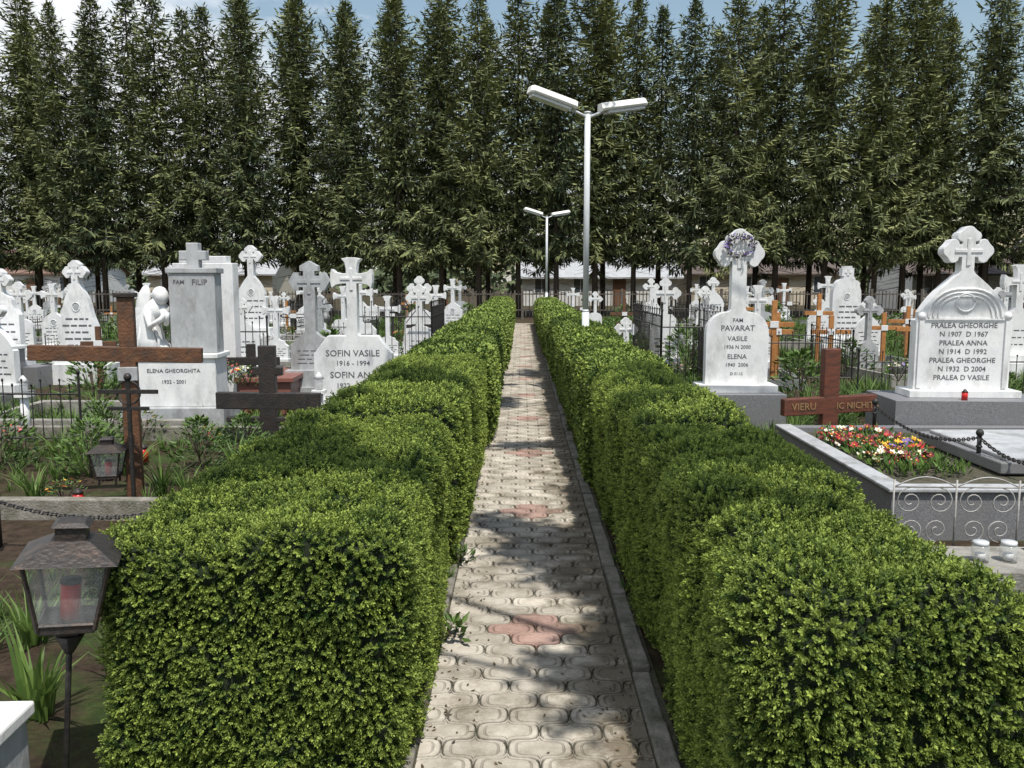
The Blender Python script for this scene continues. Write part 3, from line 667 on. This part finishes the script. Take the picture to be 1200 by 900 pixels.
for x, y_, h, w in ((4.55, 15.5, 1.55, .7), (4.85, 16.3, 1.3, .6), (6.9, 20, 1.6, .7), (8.0, 19, 1.2, .8), (9.2, 20.5, 1.3, .9), (6.3, 17.5, 1.2, .8), (7.6, 16.6, 1.35, .75), (5.9, 23, 1.6, .8), (-7.5, 15, 1.1, .6)):
    mb = MB(); wcross(mb, h, w, .09, .07, h * .72, M_woodo if x > 0 else M_wood); mb.box(0, -.045, h * .72 - .06, .15, .015, .12, M_marble); mb.obj('wooden_cross', (x, y_, 0), R.uniform(-.15, .15), bevel=.005)

# ---- plots, kerbs
def ring(name, x0, x1, y0, y1, h, t, mt_, cap=None, capm=None):
    mb = MB(); mb.box((x0 + x1) / 2, y0, -.05, x1 - x0, t, h + .05, mt_); mb.box((x0 + x1) / 2, y1, -.05, x1 - x0, t, h + .05, mt_)
    for x in (x0 + t / 2, x1 - t / 2): mb.box(x, (y0 + y1) / 2, -.05, t - .004, y1 - y0 - t, h + .046, mt_)
    if cap:
        mb.box((x0 + x1) / 2, y0, h, x1 - x0 + .06, t + .06, cap, capm)
        for x in (x0 + t / 2, x1 - t / 2): mb.box(x, (y0 + y1) / 2 + .03, h, t + .05, y1 - y0 - t, cap - .003, capm)
    return mb.obj(name, bevel=.008)
ring('grave_kerb', -6.8, -2.75, 6.75, 10.2, .14, .11, M_kerb)
ring('grave_kerb', -6.9, -4.0, 10.35, 12, .2, .12, M_conc)
ring('grave_plot_wall', 2.75, 5.9, 6.3, 9.15, .34, .12, M_granite, .03, M_marbleg)
mb = MB(); mb.box(4.3, 7.75, -.03, 2.9, 2.7, .31, M_joint); mb.obj('plot_soil')
mb = MB(); mb.box(0, 0, .30, 1.55, 1.5, .10, M_granite); mb.box(0, 0, .398, 1.4, 1.35, .035, M_marbleg); mb.obj('grave_slab', (4.75, 7.75, 0), .0, bevel=.012)
mb = MB(); mb.box(0, 0, -.05, .52, .5, .42, M_marbleg); mb.box(0, 0, .368, .56, .54, .05, M_marble); mb.obj('marble_grave_post', (-2.0, 2.58, 0), .05, bevel=.01)
mb = MB(); mb.box(0, 0, -.05, .75, 1.5, .5, M_graniter); mb.box(0, 0, .448, .85, 1.6, .07, M_graniter); mb.obj('red_granite_tomb', (-3.75, 12.9, 0), .05, bevel=.01)
mb = MB(); mb.box(0, 0, -.05, 1.2, 1.6, .75, M_granite); mb.box(0, 0, .69, 1.3, 1.7, .06, M_marble); mb.obj('granite_tomb', (-9.6, 14.5, 0), bevel=.01)
# flower bed on right plot
mb = MB(); rr2 = random.Random(3)
FX = (3.0, 3.75); FY = (7.2, 8.7)
for i in range(1100):
    x = rr2.uniform(*FX); y_ = rr2.uniform(6.9, 8.8); p = Vector((x, y_, .28 + rr2.uniform(0, .09)))
    d = Vector((rr2.uniform(-1, 1), rr2.uniform(-1, 1), 1)).normalized(); mb.leaf(p, d, d.orthogonal().normalized(), .09, .04, M_bleaf, rr2.random())
for i in range(330):
    x = rr2.uniform(*FX); y_ = rr2.uniform(*FY); n_ = noise.noise(Vector((x * 2.6, y_ * 1.6, 3)))
    if n_ > .28: continue
    pal = [M_cream, M_dred, M_dred] if y_ < 7.5 else ([M_yel, M_dred, M_blue, M_yel] if n_ < -.08 else [M_dred, M_dred, M_red, M_dred, M_cream])
    if y_ > 8.2: pal = [M_dred, M_red, M_dred, M_cream]
    flw(mb, Vector((x, y_, .37 + rr2.uniform(-.04, .05))), rr2.uniform(.025, .045), rr2.choice(pal), rr2)
mb.obj('flower_bed', recalc=False)
def chain(mb, A, B, sag, mt_, link=.045):
    A = Vector(A); B = Vector(B); n = int((B - A).length * 1.08 / (link * .72)); 
    for i in range(n):
        f = (i + .5) / n; p = A.lerp(B, f) - Vector((0, 0, sag * 4 * f * (1 - f))); t = (B - A).normalized() + Vector((0, 0, -sag * 4 * (1 - 2 * f) / (B - A).length)); t.normalize()
        s_ = t.cross(Vector((0, 0, 1))).normalized() if i % 2 else Vector((0, 0, 1)); s_ = (s_ - t * s_.dot(t)).normalized()
        mb.tube([p + t * math.cos(a * pi / 4) * link * .5 + s_ * math.sin(a * pi / 4) * link * .32 for a in range(9)], .0055, mt_, 4)
mb = MB(); P = [(3.7, 8.9, .36), (4.0, 7.4, .30), (4.15, 6.3, .36), (5.7, 6.3, .36)]
for p in P:
    mb.tube([p, (p[0], p[1], p[2] + .26)], .02, M_iron, 8); mb.ball((p[0], p[1], p[2] + .28), .035, M_iron); mb.ball((p[0], p[1], p[2] + .16), .03, M_iron, sc=(1, 1, .5))
P2 = [(p[0], p[1], p[2] + .24) for p in P]
for a, b_ in zip(P2[:-1], P2[1:]): chain(mb, a, b_, .14, M_iron)
mb.obj('chain_barrier')
mb = MB(); P = [(-5.2, 5.9, 0), (-3.75, 5.9, 0), (-2.3, 5.9, 0)]
for p in P: mb.tube([p, (p[0], p[1], .36)], .02, M_iron, 8); mb.ball((p[0], p[1], .38), .03, M_iron)
chain(mb, (-5.2, 5.9, .34), (-3.75, 5.9, .34), .12, M_iron); chain(mb, (-3.75, 5.9, .34), (-2.3, 5.9, .34), .12, M_iron); mb.obj('chain_barrier')
# white scroll fence
mb = MB()
def scroll(cx, cz, r, turns, s_, a0=0, y_=0):
    n = int(turns * 14); return [(cx + s_ * math.cos(a0 + 2 * pi * turns * k / n) * r * (1 - .8 * k / n), y_, cz + math.sin(a0 + 2 * pi * turns * k / n) * r * (1 - .8 * k / n)) for k in range(n + 1)]
for k in range(6):
    x = k * .42
    for s_ in (-1, 1): mb.tube(scroll(x + .21 + s_ * .1, .40, .095, 1.6, -s_, pi / 2), .0045, M_ironw, 5); mb.tube(scroll(x + .21 + s_ * .09, .20, .085, 1.5, -s_, -pi / 2), .0045, M_ironw, 5)
    mb.tube([(x, 0, 0), (x, 0, .55)], .007, M_ironw, 5)
    mb.tube([(x + .42 * t / 8, 0, .50 + .07 * math.sin(pi * t / 8)) for t in range(9)], .005, M_ironw, 5)
mb.tube([(0, 0, .08), (2.5, 0, .08)], .006, M_ironw, 5); mb.tube([(0, 0, .50), (2.5, 0, .50)], .006, M_ironw, 5)
mb.obj('scroll_iron_fence', (2.55, 5.75, .0), -.03)
for x in (2.78, 2.95):
    mb = MB(); mb.tube([(0, 0, .0), (0, 0, .10)], .05, M_glass, 14); mb.tube([(0, 0, .10), (0, 0, .125)], .045, M_pole, 14); mb.tube([(0, 0, .01), (0, 0, .05)], .03, M_marble, 10); mb.obj('glass_candle_jar', (x, 5.05, .21))
mb = MB(); mb.box(0, 0, -.05, .6, .5, .26, M_conc); mb.obj('concrete_step', (2.88, 5.1, 0), bevel=.01)

# ---- iron fences
mb = MB(); iron_fence(mb, [(2.15, 16.5), (2.15, 13.2), (3.3, 13.2), (3.3, 16)], 1.45, M_iron, .12); mb.obj('grave_fence')
mb = MB(); iron_fence(mb, [(-6.7, 9.3), (-4.9, 9.3)], .8, M_iron, .1); mb.obj('grave_fence')
mb = MB(); iron_fence(mb, [(-3.2, 16), (-1.7, 16), (-1.7, 18.5)], 1.5, M_iron, .12); mb.obj('grave_fence')
mb = MB(); iron_fence(mb, [(5.2, 13.2), (8.6, 13.2)], .8, M_iron, .12); mb.obj('grave_fence')
mb = MB(); iron_fence(mb, [(-6.6, 14.0), (-4.2, 14.0)], 1.3, M_iron, .12); mb.obj('grave_fence')

# ---- lanterns
def lantern(name, loc, s, post, rz=.3, lean=0):
    e = empty(name, loc, rz); e.rotation_euler = (0, lean, rz)
    mb = MB(); b0, b1, h = .085, .128, .25
    if post: mb.tube([(0, 0, -loc[2] / s - .05), (0, 0, .0)], .010, M_iron, 8); mb.tube([(0, 0, -.10), (0, 0, -.03)], .014, M_iron, 8, r1=.05)
    else:
        for sx in (-1, 1):
            for sy in (-1, 1): mb.tube([(sx * .07, sy * .07, -.05), (sx * .07, sy * .07, .01)], .01, M_iron, 5)
    mb.box(0, 0, 0, b0 * 2, b0 * 2, .025, M_rust); mb.box(0, 0, -.03, .06, .06, .03, M_rust)
    cs = [(-1, -1), (1, -1), (1, 1), (-1, 1)]
    for sx, sy in cs: mb.tube([(sx * b0, sy * b0, .01), (sx * b1, sy * b1, h)], .009, M_rust, 4)
    for i in range(4):
        a, b_ = cs[i], cs[(i + 1) % 4]
        mb.tube([(a[0] * b1, a[1] * b1, h), (b_[0] * b1, b_[1] * b1, h)], .010, M_rust, 4); mb.tube([(a[0] * b0, a[1] * b0, .03), (b_[0] * b0, b_[1] * b0, .03)], .008, M_rust, 4)
        q = .96; mb.add([(a[0] * b0 * q, a[1] * b0 * q, .03), (b_[0] * b0 * q, b_[1] * b0 * q, .03), (b_[0] * b1 * q, b_[1] * b1 * q, h), (a[0] * b1 * q, a[1] * b1 * q, h)], [(0, 1, 2, 3)], M_glass)
    rr_ = .158
    mb.add([(-rr_, -rr_, h), (rr_, -rr_, h), (rr_, rr_, h), (-rr_, rr_, h), (-.06, -.06, h + .06), (.06, -.06, h + .06), (.06, .06, h + .06), (-.06, .06, h + .06)],
           [(0, 1, 5, 4), (1, 2, 6, 5), (2, 3, 7, 6), (3, 0, 4, 7), (4, 5, 6, 7), (3, 2, 1, 0)], M_rust)
    mb.box(0, 0, h + .055, .095, .095, .05, M_rust); mb.box(0, 0, h + .104, .12, .12, .015, M_rust, top=.7)
    o = mb.obj('frame', bevel=.002, parent=e); o.scale = (s, s, s)
    mb = MB(); mb.tube([(0, 0, .026), (0, 0, .15)], .032, M_candle, 12); mb.tube([(0, 0, .15), (0, 0, .165)], .034, M_rust, 12); o = mb.obj('candle', parent=e); o.scale = (s, s, s)
    return e
lantern('cemetery_lantern', (-1.64, 2.95, .66), 1.06, True, .35, .08)
lantern('cemetery_lantern', (-3.55, 7.15, .22), .95, False, .2)
candle((-3.75, 7.0, .0), .16); candle((-4.4, 9.0, .0), .2); candle((-4.0, 8.8, 0), .2)
for x, y_ in ((-2.55, 10.6), (-6.05, 10.2)):
    mb = MB(); mb.tube([(0, 0, 0), (0, 0, .5)], .05, M_marble, 10); mb.box(0, 0, .5, .16, .16, .04, M_marble); mb.tube([(0, 0, .54), (0, 0, .68)], .05, M_glass, 10); mb.tube([(0, 0, .68), (0, 0, .76)], .07, M_marble, 10, r1=.01); mb.obj('marble_lantern', (x, y_, 0))

# ---- near planting
k = 0
for x, y_, s_ in ((-2.15, 3.55, 1.1), (-1.95, 3.9, .8), (-2.6, 4.3, .9), (-4.3, 7.3, .9), (-3.25, 7.5, 1.0), (-2.95, 7.3, .8), (-5.2, 7.7, 1.1), (-3.9, 8.3, 1), (-4.6, 8.7, 1), (-5.0, 9.0, 1), (-2.9, 8.4, 1.1), (1.75, 3.0, .8), (2.0, 4.0, .9), (1.8, 5.0, .8), (4.1, 12, 1.3), (4.5, 12.2, 1.3), (4.9, 12.1, 1.4), (5.3, 12.4, 1.3), (5.9, 12.2, 1.2), (4.3, 11.6, 1.1), (6.3, 11.8, 1.2), (-5.9, 8.2, 1), (-2.5, 5.6, .8), (-1.75, 4.6, .7), (-1.7, 5.3, .6)):
    place('iris_clump', iris_me[k % 3], (x, y_, -.02), k * 1.3, sc=s_); k += 1
for x, y_, s_ in ((-4.25, 8.2, 1.1), (-3.3, 8.6, 1.05), (-5.4, 8.6, 1.2), (-2.6, 8.2, .8), (-5.0, 7.4, .7), (-6.2, 8, 1.), (-2.35, 6.2, .7), (6.5, 8.5, 1.2), (2.2, 8.2, .8), (2.1, 9.8, .9), (-3.1, 9.3, .9), (-4.8, 9.6, 1.1), (-2.0, 9.5, 1), (-5.6, 7.4, .8), (3.9, 10.6, 1), (-6.4, 12.6, 1.6)):
    place('green_bush', GRB[k % 3], (x, y_, -.02), k, sc=s_); k += 1
for x, y_, z, s_, i in ((-3.9, 7.05, .0, .7, 1), (-4.6, 10.1, 0, 1.1, 3), (-4.15, 11.9, .5, .9, 0), (-3.8, 11.7, .45, .9, 3), (-5.9, 9.4, 0, 1, 0), (-3.6, 9.5, 0, .8, 3), (6.8, 12.6, 0, 1.2, 1), (7.3, 13.8, .2, 1.2, 3), (8.2, 15.5, 0.3, 1.4, 2), (6.4, 14.5, .2, 1.2, 4), (1.9, 9.2, 0, .9, 2), (6.0, 9.9, .3, 1, 1)):
    place('flower_bush', FLB[i], (x, y_, z), k, sc=s_); k += 1
for i in range(26):
    s_ = R.choice((-1, 1)); x = -.45 if s_ < 0 else .62; place('weed_clump', R.choice(iris_me), (x + R.uniform(-.03, .02), R.uniform(3.4, 16), -.01), R.uniform(0, 6), sc=R.uniform(.16, .30))
place('weed_clump', bush_mesh(91, .10, .11, 40, .07), (-.41, 4.35, 0)); place('weed_clump', bush_mesh(92, .08, .10, 30, .07), (-.42, 5.6, 0))

# ------------------------------------------------------------------ street lamps
def lamp(loc, rz):
    e = empty('street_lamp', loc, rz); mb = MB(); H = 4.5
    mb.tube([(0, 0, -.05), (0, 0, 1.4)], .058, M_pole, 16); mb.tube([(0, 0, 1.4), (0, 0, 1.44)], .058, M_pole, 16, r1=.046); mb.tube([(0, 0, 1.44), (0, 0, H)], .046, M_pole, 16)
    mb.tube([(0, 0, H), (0, 0, H + .03)], .05, M_pole, 16); mb.box(0, 0, -.05, .26, .26, .07, M_pole)
    for s_ in (-1, 1): mb.tube([(0, 0, H - .06), (s_ * .15, 0, H + .0), (s_ * .36, 0, H + .075)], .022, M_pole, 8)
    mb.obj('pole', parent=e)
    for s_ in (-1, 1):
        mb = MB(); a = math.radians(15 if s_ < 0 else 10)
        M = Matrix.Translation((s_ * .22, 0, H + .04)) @ Matrix.Rotation(-a * s_, 4, 'Y')
        sec = [(-.11, 0), (-.13, .035), (-.08, .125), (.08, .125), (.13, .035), (.11, 0)]
        x0, x1 = s_ * .0, s_ * .80; vs = [(x0, y_ * .8, z) for y_, z in sec] + [(x0 + s_ * .06, y_, z) for y_, z in sec] + [(x1 - s_ * .05, y_, z) for y_, z in sec] + [(x1, y_ * .75, z * .8) for y_, z in sec]
        fs = [tuple(range(6)), tuple(range(23, 17, -1))]
        for r_ in range(3):
            for j in range(6): fs.append((r_ * 6 + j, r_ * 6 + (j + 1) % 6, r_ * 6 + 6 + (j + 1) % 6, r_ * 6 + 6 + j))
        mb.add(vs, fs, M_lampw, M)
        mb.box(s_ * .42, 0, -.045, .66, .19, .044, M_diff, M=M)
        mb.obj('luminaire', bevel=.006, parent=e)
    return e
lamp((1.02, 13.8, 0), math.radians(20)); lamp((1.0, 35.5, 0), math.radians(20))

# ------------------------------------------------------------------ spruces
def spruce(seed, H=16.4, Rm=2.5):
    rr = random.Random(seed); mb = MB()
    mb.tube([(0, 0, -.2), (.03, 0, H * .4), (0, .02, H * .97)], .17, M_bark, 8, r1=.02)
    for i in range(34):
        z = rr.uniform(1.2, 4.4); a = rr.uniform(0, 6.28); l = rr.uniform(.5, 1.6); mb.tube([(0, 0, z), (math.cos(a) * l, math.sin(a) * l, z - l * .2)], .015, M_bark, 3, r1=.005)
    nb = 255; U = Vector((0, 0, 1)); pw = rr.uniform(.68, .92)
    for i in range(nb):
        f = (i + rr.random()) / nb; z = 3.1 + (H - 3.2) * f ** .97; a = i * 2.399 + rr.uniform(-.6, .6)
        lump = noise.noise(Vector((math.cos(a) * .9 + seed * 3, math.sin(a) * .9, z * .35)))
        L = Rm * (1 - f ** 1.9) ** pw * (1 if f > .12 else .8 + 1.6 * f) * rr.uniform(.38, 1.12) * (1 + .5 * lump) + .10
        if rr.random() < .06: L *= 1.3
        clump = .5 + .5 * noise.noise(Vector((math.cos(a) * 1.4, math.sin(a) * 1.4, z * .6 + seed * 9)))
        if rr.random() > clump + .47: continue
        el = -.22 + .75 * f + rr.uniform(-.2, .2); out = Vector((math.cos(a), math.sin(a), 0)); n = max(3, int(L / .20)); pts = []
        for k in range(n + 1):
            s_ = k / n; pts.append(out * (L * s_ * math.cos(el)) + Vector((0, 0, z + L * s_ * math.sin(el) - .16 * L * math.sin(pi * s_) + .16 * L * s_ * s_)))
        mb.tube(pts[:max(2, n)], .018, M_bark, 3, r1=.006)
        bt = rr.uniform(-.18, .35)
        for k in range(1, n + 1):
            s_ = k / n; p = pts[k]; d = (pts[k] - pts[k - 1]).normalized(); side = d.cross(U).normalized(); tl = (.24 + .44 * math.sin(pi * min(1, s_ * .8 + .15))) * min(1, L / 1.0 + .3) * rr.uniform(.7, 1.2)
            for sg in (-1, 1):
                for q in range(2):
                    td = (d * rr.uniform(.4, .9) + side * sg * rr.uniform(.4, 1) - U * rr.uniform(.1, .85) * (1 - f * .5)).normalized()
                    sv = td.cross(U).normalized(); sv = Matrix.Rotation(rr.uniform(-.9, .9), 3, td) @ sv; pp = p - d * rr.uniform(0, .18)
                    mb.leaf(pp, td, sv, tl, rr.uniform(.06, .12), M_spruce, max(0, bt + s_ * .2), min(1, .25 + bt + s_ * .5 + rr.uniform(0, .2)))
            if rr.random() < .9:
                td = (d * .25 - U + rvec(.3)).normalized(); mb.leaf(p, td, Matrix.Rotation(rr.uniform(0, 3), 3, td) @ td.orthogonal().normalized(), rr.uniform(.25, .6) * (1 - .5 * f), .11, M_spruce, .05, .35 + bt)
        mb.leaf(pts[-1], (pts[-1] - pts[-2]).normalized(), out.cross(U), .28, .08, M_spruce, .4, .8)
    for k in range(10): mb.leaf(Vector((0, 0, H - .1 * k - .1)), (Vector((math.cos(k * 2.4), math.sin(k * 2.4), 1.0))).normalized(), Vector((-math.sin(k * 2.4), math.cos(k * 2.4), 0)), .22 + .02 * k, .05, M_spruce, .4, .7)
    return mb.mesh('spruce_tree', False)
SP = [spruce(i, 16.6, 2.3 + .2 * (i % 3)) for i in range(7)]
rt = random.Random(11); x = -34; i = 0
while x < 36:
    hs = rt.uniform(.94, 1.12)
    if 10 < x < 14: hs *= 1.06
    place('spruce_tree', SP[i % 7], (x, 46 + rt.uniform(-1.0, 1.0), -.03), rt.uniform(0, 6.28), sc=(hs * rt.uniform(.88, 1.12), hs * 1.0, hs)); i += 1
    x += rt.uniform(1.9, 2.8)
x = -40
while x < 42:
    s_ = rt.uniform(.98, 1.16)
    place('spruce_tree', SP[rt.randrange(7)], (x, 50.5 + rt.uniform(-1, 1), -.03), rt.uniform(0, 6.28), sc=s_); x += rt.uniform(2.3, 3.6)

# shade trees behind / beside the camera
def shade_tree(seed, trunk, crowns, loc, n=1400):
    rr = random.Random(seed); mb = MB(); top = Vector(trunk[-1]); L0 = Vector(loc)
    mb.tube(trunk, .16, M_bark, 10, r1=.08)
    for c, r_ in crowns:
        c = Vector(c) - L0; mid = top.lerp(c, .5) + Vector((0, 0, .3)); mb.tube([top - Vector((0, 0, .6)), mid, c], .04, M_bark, 6, r1=.015)
        m_ = int(n * (r_ / .6) ** 2)
        for t in range(9):
            tip = c + Vector((rr.uniform(-1, 1), rr.uniform(-1, 1), rr.uniform(-.7, .7))) * r_; mb.tube([c, c.lerp(tip, .5) + rvec(.1), tip], .018, M_bark, 4, r1=.004)
            for k in range(m_ // 9):
                p = c.lerp(tip, rr.uniform(.1, 1.05)) + rvec(rr.random() * r_ * .36); d = rvec(); mb.leaf(p, d, d.orthogonal().normalized(), rr.uniform(.08, .12), .08, M_bleaf, rr.random())
    return mb.obj('deciduous_tree', loc, recalc=False)
shade_tree(1, [(0, 0, -.1), (-.1, .2, 2.5), (-.4, .6, 5.5)], [((2.25, 1.75, 7.3), .8), ((.15, 1.6, 7.3), .65), ((1.65, 3.05, 7.3), .7), ((1.85, .75, 7.2), .4), ((.45, 4.6, 7.8), .6), ((2.5, 4.3, 7.6), .6), ((-.3, 2.9, 7.5), .45)], (4.2, -.6, 0), 1800)
shade_tree(2, [(0, 0, -.1), (-.3, .0, 3), (-1.0, .1, 5.8)], [((1.9, 6.3, 8.4), .6), ((2.9, 8.2, 8.8), .6), ((1.3, 9.6, 9), .7), ((2.8, 11.2, 9), .7), ((.3, 7.6, 8.6), .5), ((2.0, 13.4, 9.6), .8)], (9.8, 8, 0), 1400)

# ------------------------------------------------------------------ boundary fence, houses, far trees
mb = MB(); x = -40
while x < 42:
    mb.box(x, 43.2, -.05, .12, .12, 1.55, M_woodg)
    for z in (.4, 1.2): mb.box(x + 1.25, 43.2, z, 2.38, .04, .06, M_woodg)
    for k in range(1, 14): mb.box(x + k * .178, 43.17, .12, .045, .012, 1.25 + R.uniform(-.04, .06), M_woodg if R.random() < .6 else M_woodd)
    x += 2.5
mb.obj('boundary_fence')
M_wall1 = mat('plaster_cream', (.62, .56, .44), (.52, .46, .36), 2, .9); M_wall2 = mat('plaster_white', (.70, .70, .68), (.58, .58, .56), 2, .9)
M_roofr = mat('roof_tile_red', (.20, .12, .09), (.14, .09, .07), 8, .8); M_roofg = mat('roof_sheet_grey', (.42, .43, .44), (.33, .34, .35), 3, .5)
M_roofd = mat('roof_dark', (.13, .095, .08), (.08, .065, .055), 6, .7)
M_win = mat('window_pane', (.05, .06, .07), rough=.15); M_door = mat('door_brown', (.16, .08, .04), rough=.6)
def house(x, y_, w, d, h, rh, wm, rm, name='house'):
    e = empty(name, (x, y_, 0)); mb = MB(); mb.box(0, 0, -.1, w, d, h + .1, wm)
    mb.prism([(-d / 2, 0), (d / 2, 0), (0, rh)], -w / 2, w / 2, wm, Matrix.Translation((0, 0, h)) @ Matrix.Rotation(pi / 2, 4, 'Z')); mb.obj('walls', parent=e)
    mb = MB(); o_ = .4
    for s_ in (-1, 1):
        mb.add([(-w / 2 - o_, s_ * (d / 2 + o_), h - rh * o_ * 2 / d + .02), (w / 2 + o_, s_ * (d / 2 + o_), h - rh * o_ * 2 / d + .02), (w / 2 + o_, 0, h + rh + .02), (-w / 2 - o_, 0, h + rh + .02),
                (-w / 2 - o_, s_ * (d / 2 + o_), h - rh * o_ * 2 / d + .14), (w / 2 + o_, s_ * (d / 2 + o_), h - rh * o_ * 2 / d + .14), (w / 2 + o_, 0, h + rh + .14), (-w / 2 - o_, 0, h + rh + .14)],
               [(0, 1, 2, 3), (4, 5, 6, 7), (0, 1, 5, 4), (1, 2, 6, 5), (3, 0, 4, 7), (2, 3, 7, 6)], rm)
    mb.box(w * .25, d * .1, h + rh * .5, .6, .6, rh * .5 + .7, M_graniter); mb.obj('roof', parent=e)
    mb = MB(); n = max(2, int(w / 2.6))
    for k in range(n):
        xx = -w / 2 + (k + .5) * w / n
        if k == n // 2: mb.box(xx, -d / 2 - .02, 0, 1.0, .06, 2.1, M_door)
        else:
            mb.box(xx, -d / 2 - .02, .95, 1.25, .05, 1.35, M_marble); mb.box(xx - .27, -d / 2 - .05, 1.03, .48, .03, 1.19, M_win); mb.box(xx + .27, -d / 2 - .05, 1.03, .48, .03, 1.19, M_win)
    mb.obj('openings', parent=e)
house(-44, 78, 12, 8, 2.6, 2.0, M_wall2, M_roofr); house(-25, 72, 10, 7, 2.5, 1.8, M_wall1, M_roofg)
house(6, 70, 12, 7, 2.2, 1.5, M_wall2, M_roofg, 'shed'); house(19, 72, 12, 8, 2.5, 1.8, M_wall1, M_roofd); house(32, 60, 13, 7, 2.4, 1.6, M_wall2, M_roofd); house(52, 80, 12, 8, 3, 2.5, M_wall2, M_roofg)
mb = MB(); rf = random.Random(5)
for i in range(90):
    cx = rf.uniform(-110, 110); cy = rf.uniform(105, 135); r_ = rf.uniform(2, 4.2); hz = r_ * .8
    mb.tube([(cx, cy, 0), (cx, cy, hz)], .2, M_bark, 5)
    for k in range(150):
        p = Vector((cx, cy, hz)) + rvec(r_ * rf.random() ** .4); p.z = max(.3, p.z); d = rvec(); mb.leaf(p, d, d.orthogonal().normalized(), 1.1, .8, M_farfol, rf.random())
mb.obj('distant_trees', recalc=False)

# ------------------------------------------------------------------ light, world, camera
S = Vector((.18, -.38, .905)).normalized()
sl = bpy.data.lights.new('sun', 'SUN'); sl.energy = 5.0; sl.angle = math.radians(.5); sl.color = (1, .955, .88)
so = bpy.data.objects.new('sun', sl); scene.collection.objects.link(so); so.rotation_euler = S.to_track_quat('Z', 'Y').to_euler(); so.location = (10, -14, 30)
w = bpy.data.worlds.new('World'); scene.world = w; w.use_nodes = True; nt = w.node_tree; bg = nt.nodes['Background']
sk = nt.nodes.new('ShaderNodeTexSky'); sk.sky_type = 'NISHITA'; sk.sun_disc = False; sk.sun_elevation = math.asin(S.z); sk.sun_rotation = math.atan2(S.x, S.y); sk.dust_density = 1.0; sk.air_density = 1.6
tc = nt.nodes.new('ShaderNodeTexCoord'); mp = nt.nodes.new('ShaderNodeMapping'); mp.inputs['Scale'].default_value = (1, 1, 2.6); mp.inputs['Location'].default_value = (.35, 0, 0)
nt.links.new(tc.outputs['Generated'], mp.inputs[0])
n = nt.nodes.new('ShaderNodeTexNoise'); n.inputs['Scale'].default_value = 3.6; n.inputs['Detail'].default_value = 9; n.inputs['Roughness'].default_value = .58
nt.links.new(mp.outputs[0], n.inputs['Vector'])
sp = nt.nodes.new('ShaderNodeSeparateXYZ'); nt.links.new(tc.outputs['Generated'], sp.inputs[0])
ma = nt.nodes.new('ShaderNodeMath'); ma.operation = 'MULTIPLY_ADD'; ma.inputs[1].default_value = -.30; nt.links.new(sp.outputs[0], ma.inputs[0]); nt.links.new(n.outputs[0], ma.inputs[2])
r = nt.nodes.new('ShaderNodeValToRGB'); r.color_ramp.elements[0].position = .49; r.color_ramp.elements[1].position = .66; nt.links.new(ma.outputs[0], r.inputs[0])
mx = nt.nodes.new('ShaderNodeMix'); mx.data_type = 'RGBA'; nt.links.new(r.outputs[0], mx.inputs[0]); nt.links.new(sk.outputs[0], mx.inputs[6]); mx.inputs[7].default_value = (8.0, 8.3, 8.7, 1)
nt.links.new(mx.outputs[2], bg.inputs[0]); bg.inputs[1].default_value = .125
cam = bpy.data.cameras.new('camera'); cam.lens = 30; cam.sensor_width = 36; cam.clip_end = 2000; cam.clip_start = .05
co = bpy.data.objects.new('camera', cam); scene.collection.objects.link(co); co.location = (0, 0, 1.9)
co.rotation_euler = (math.radians(90 - 6.9), 0, math.radians(.69)); scene.camera = co
scene.view_settings.view_transform = 'Standard'; scene.view_settings.look = 'None'; scene.view_settings.exposure = 0
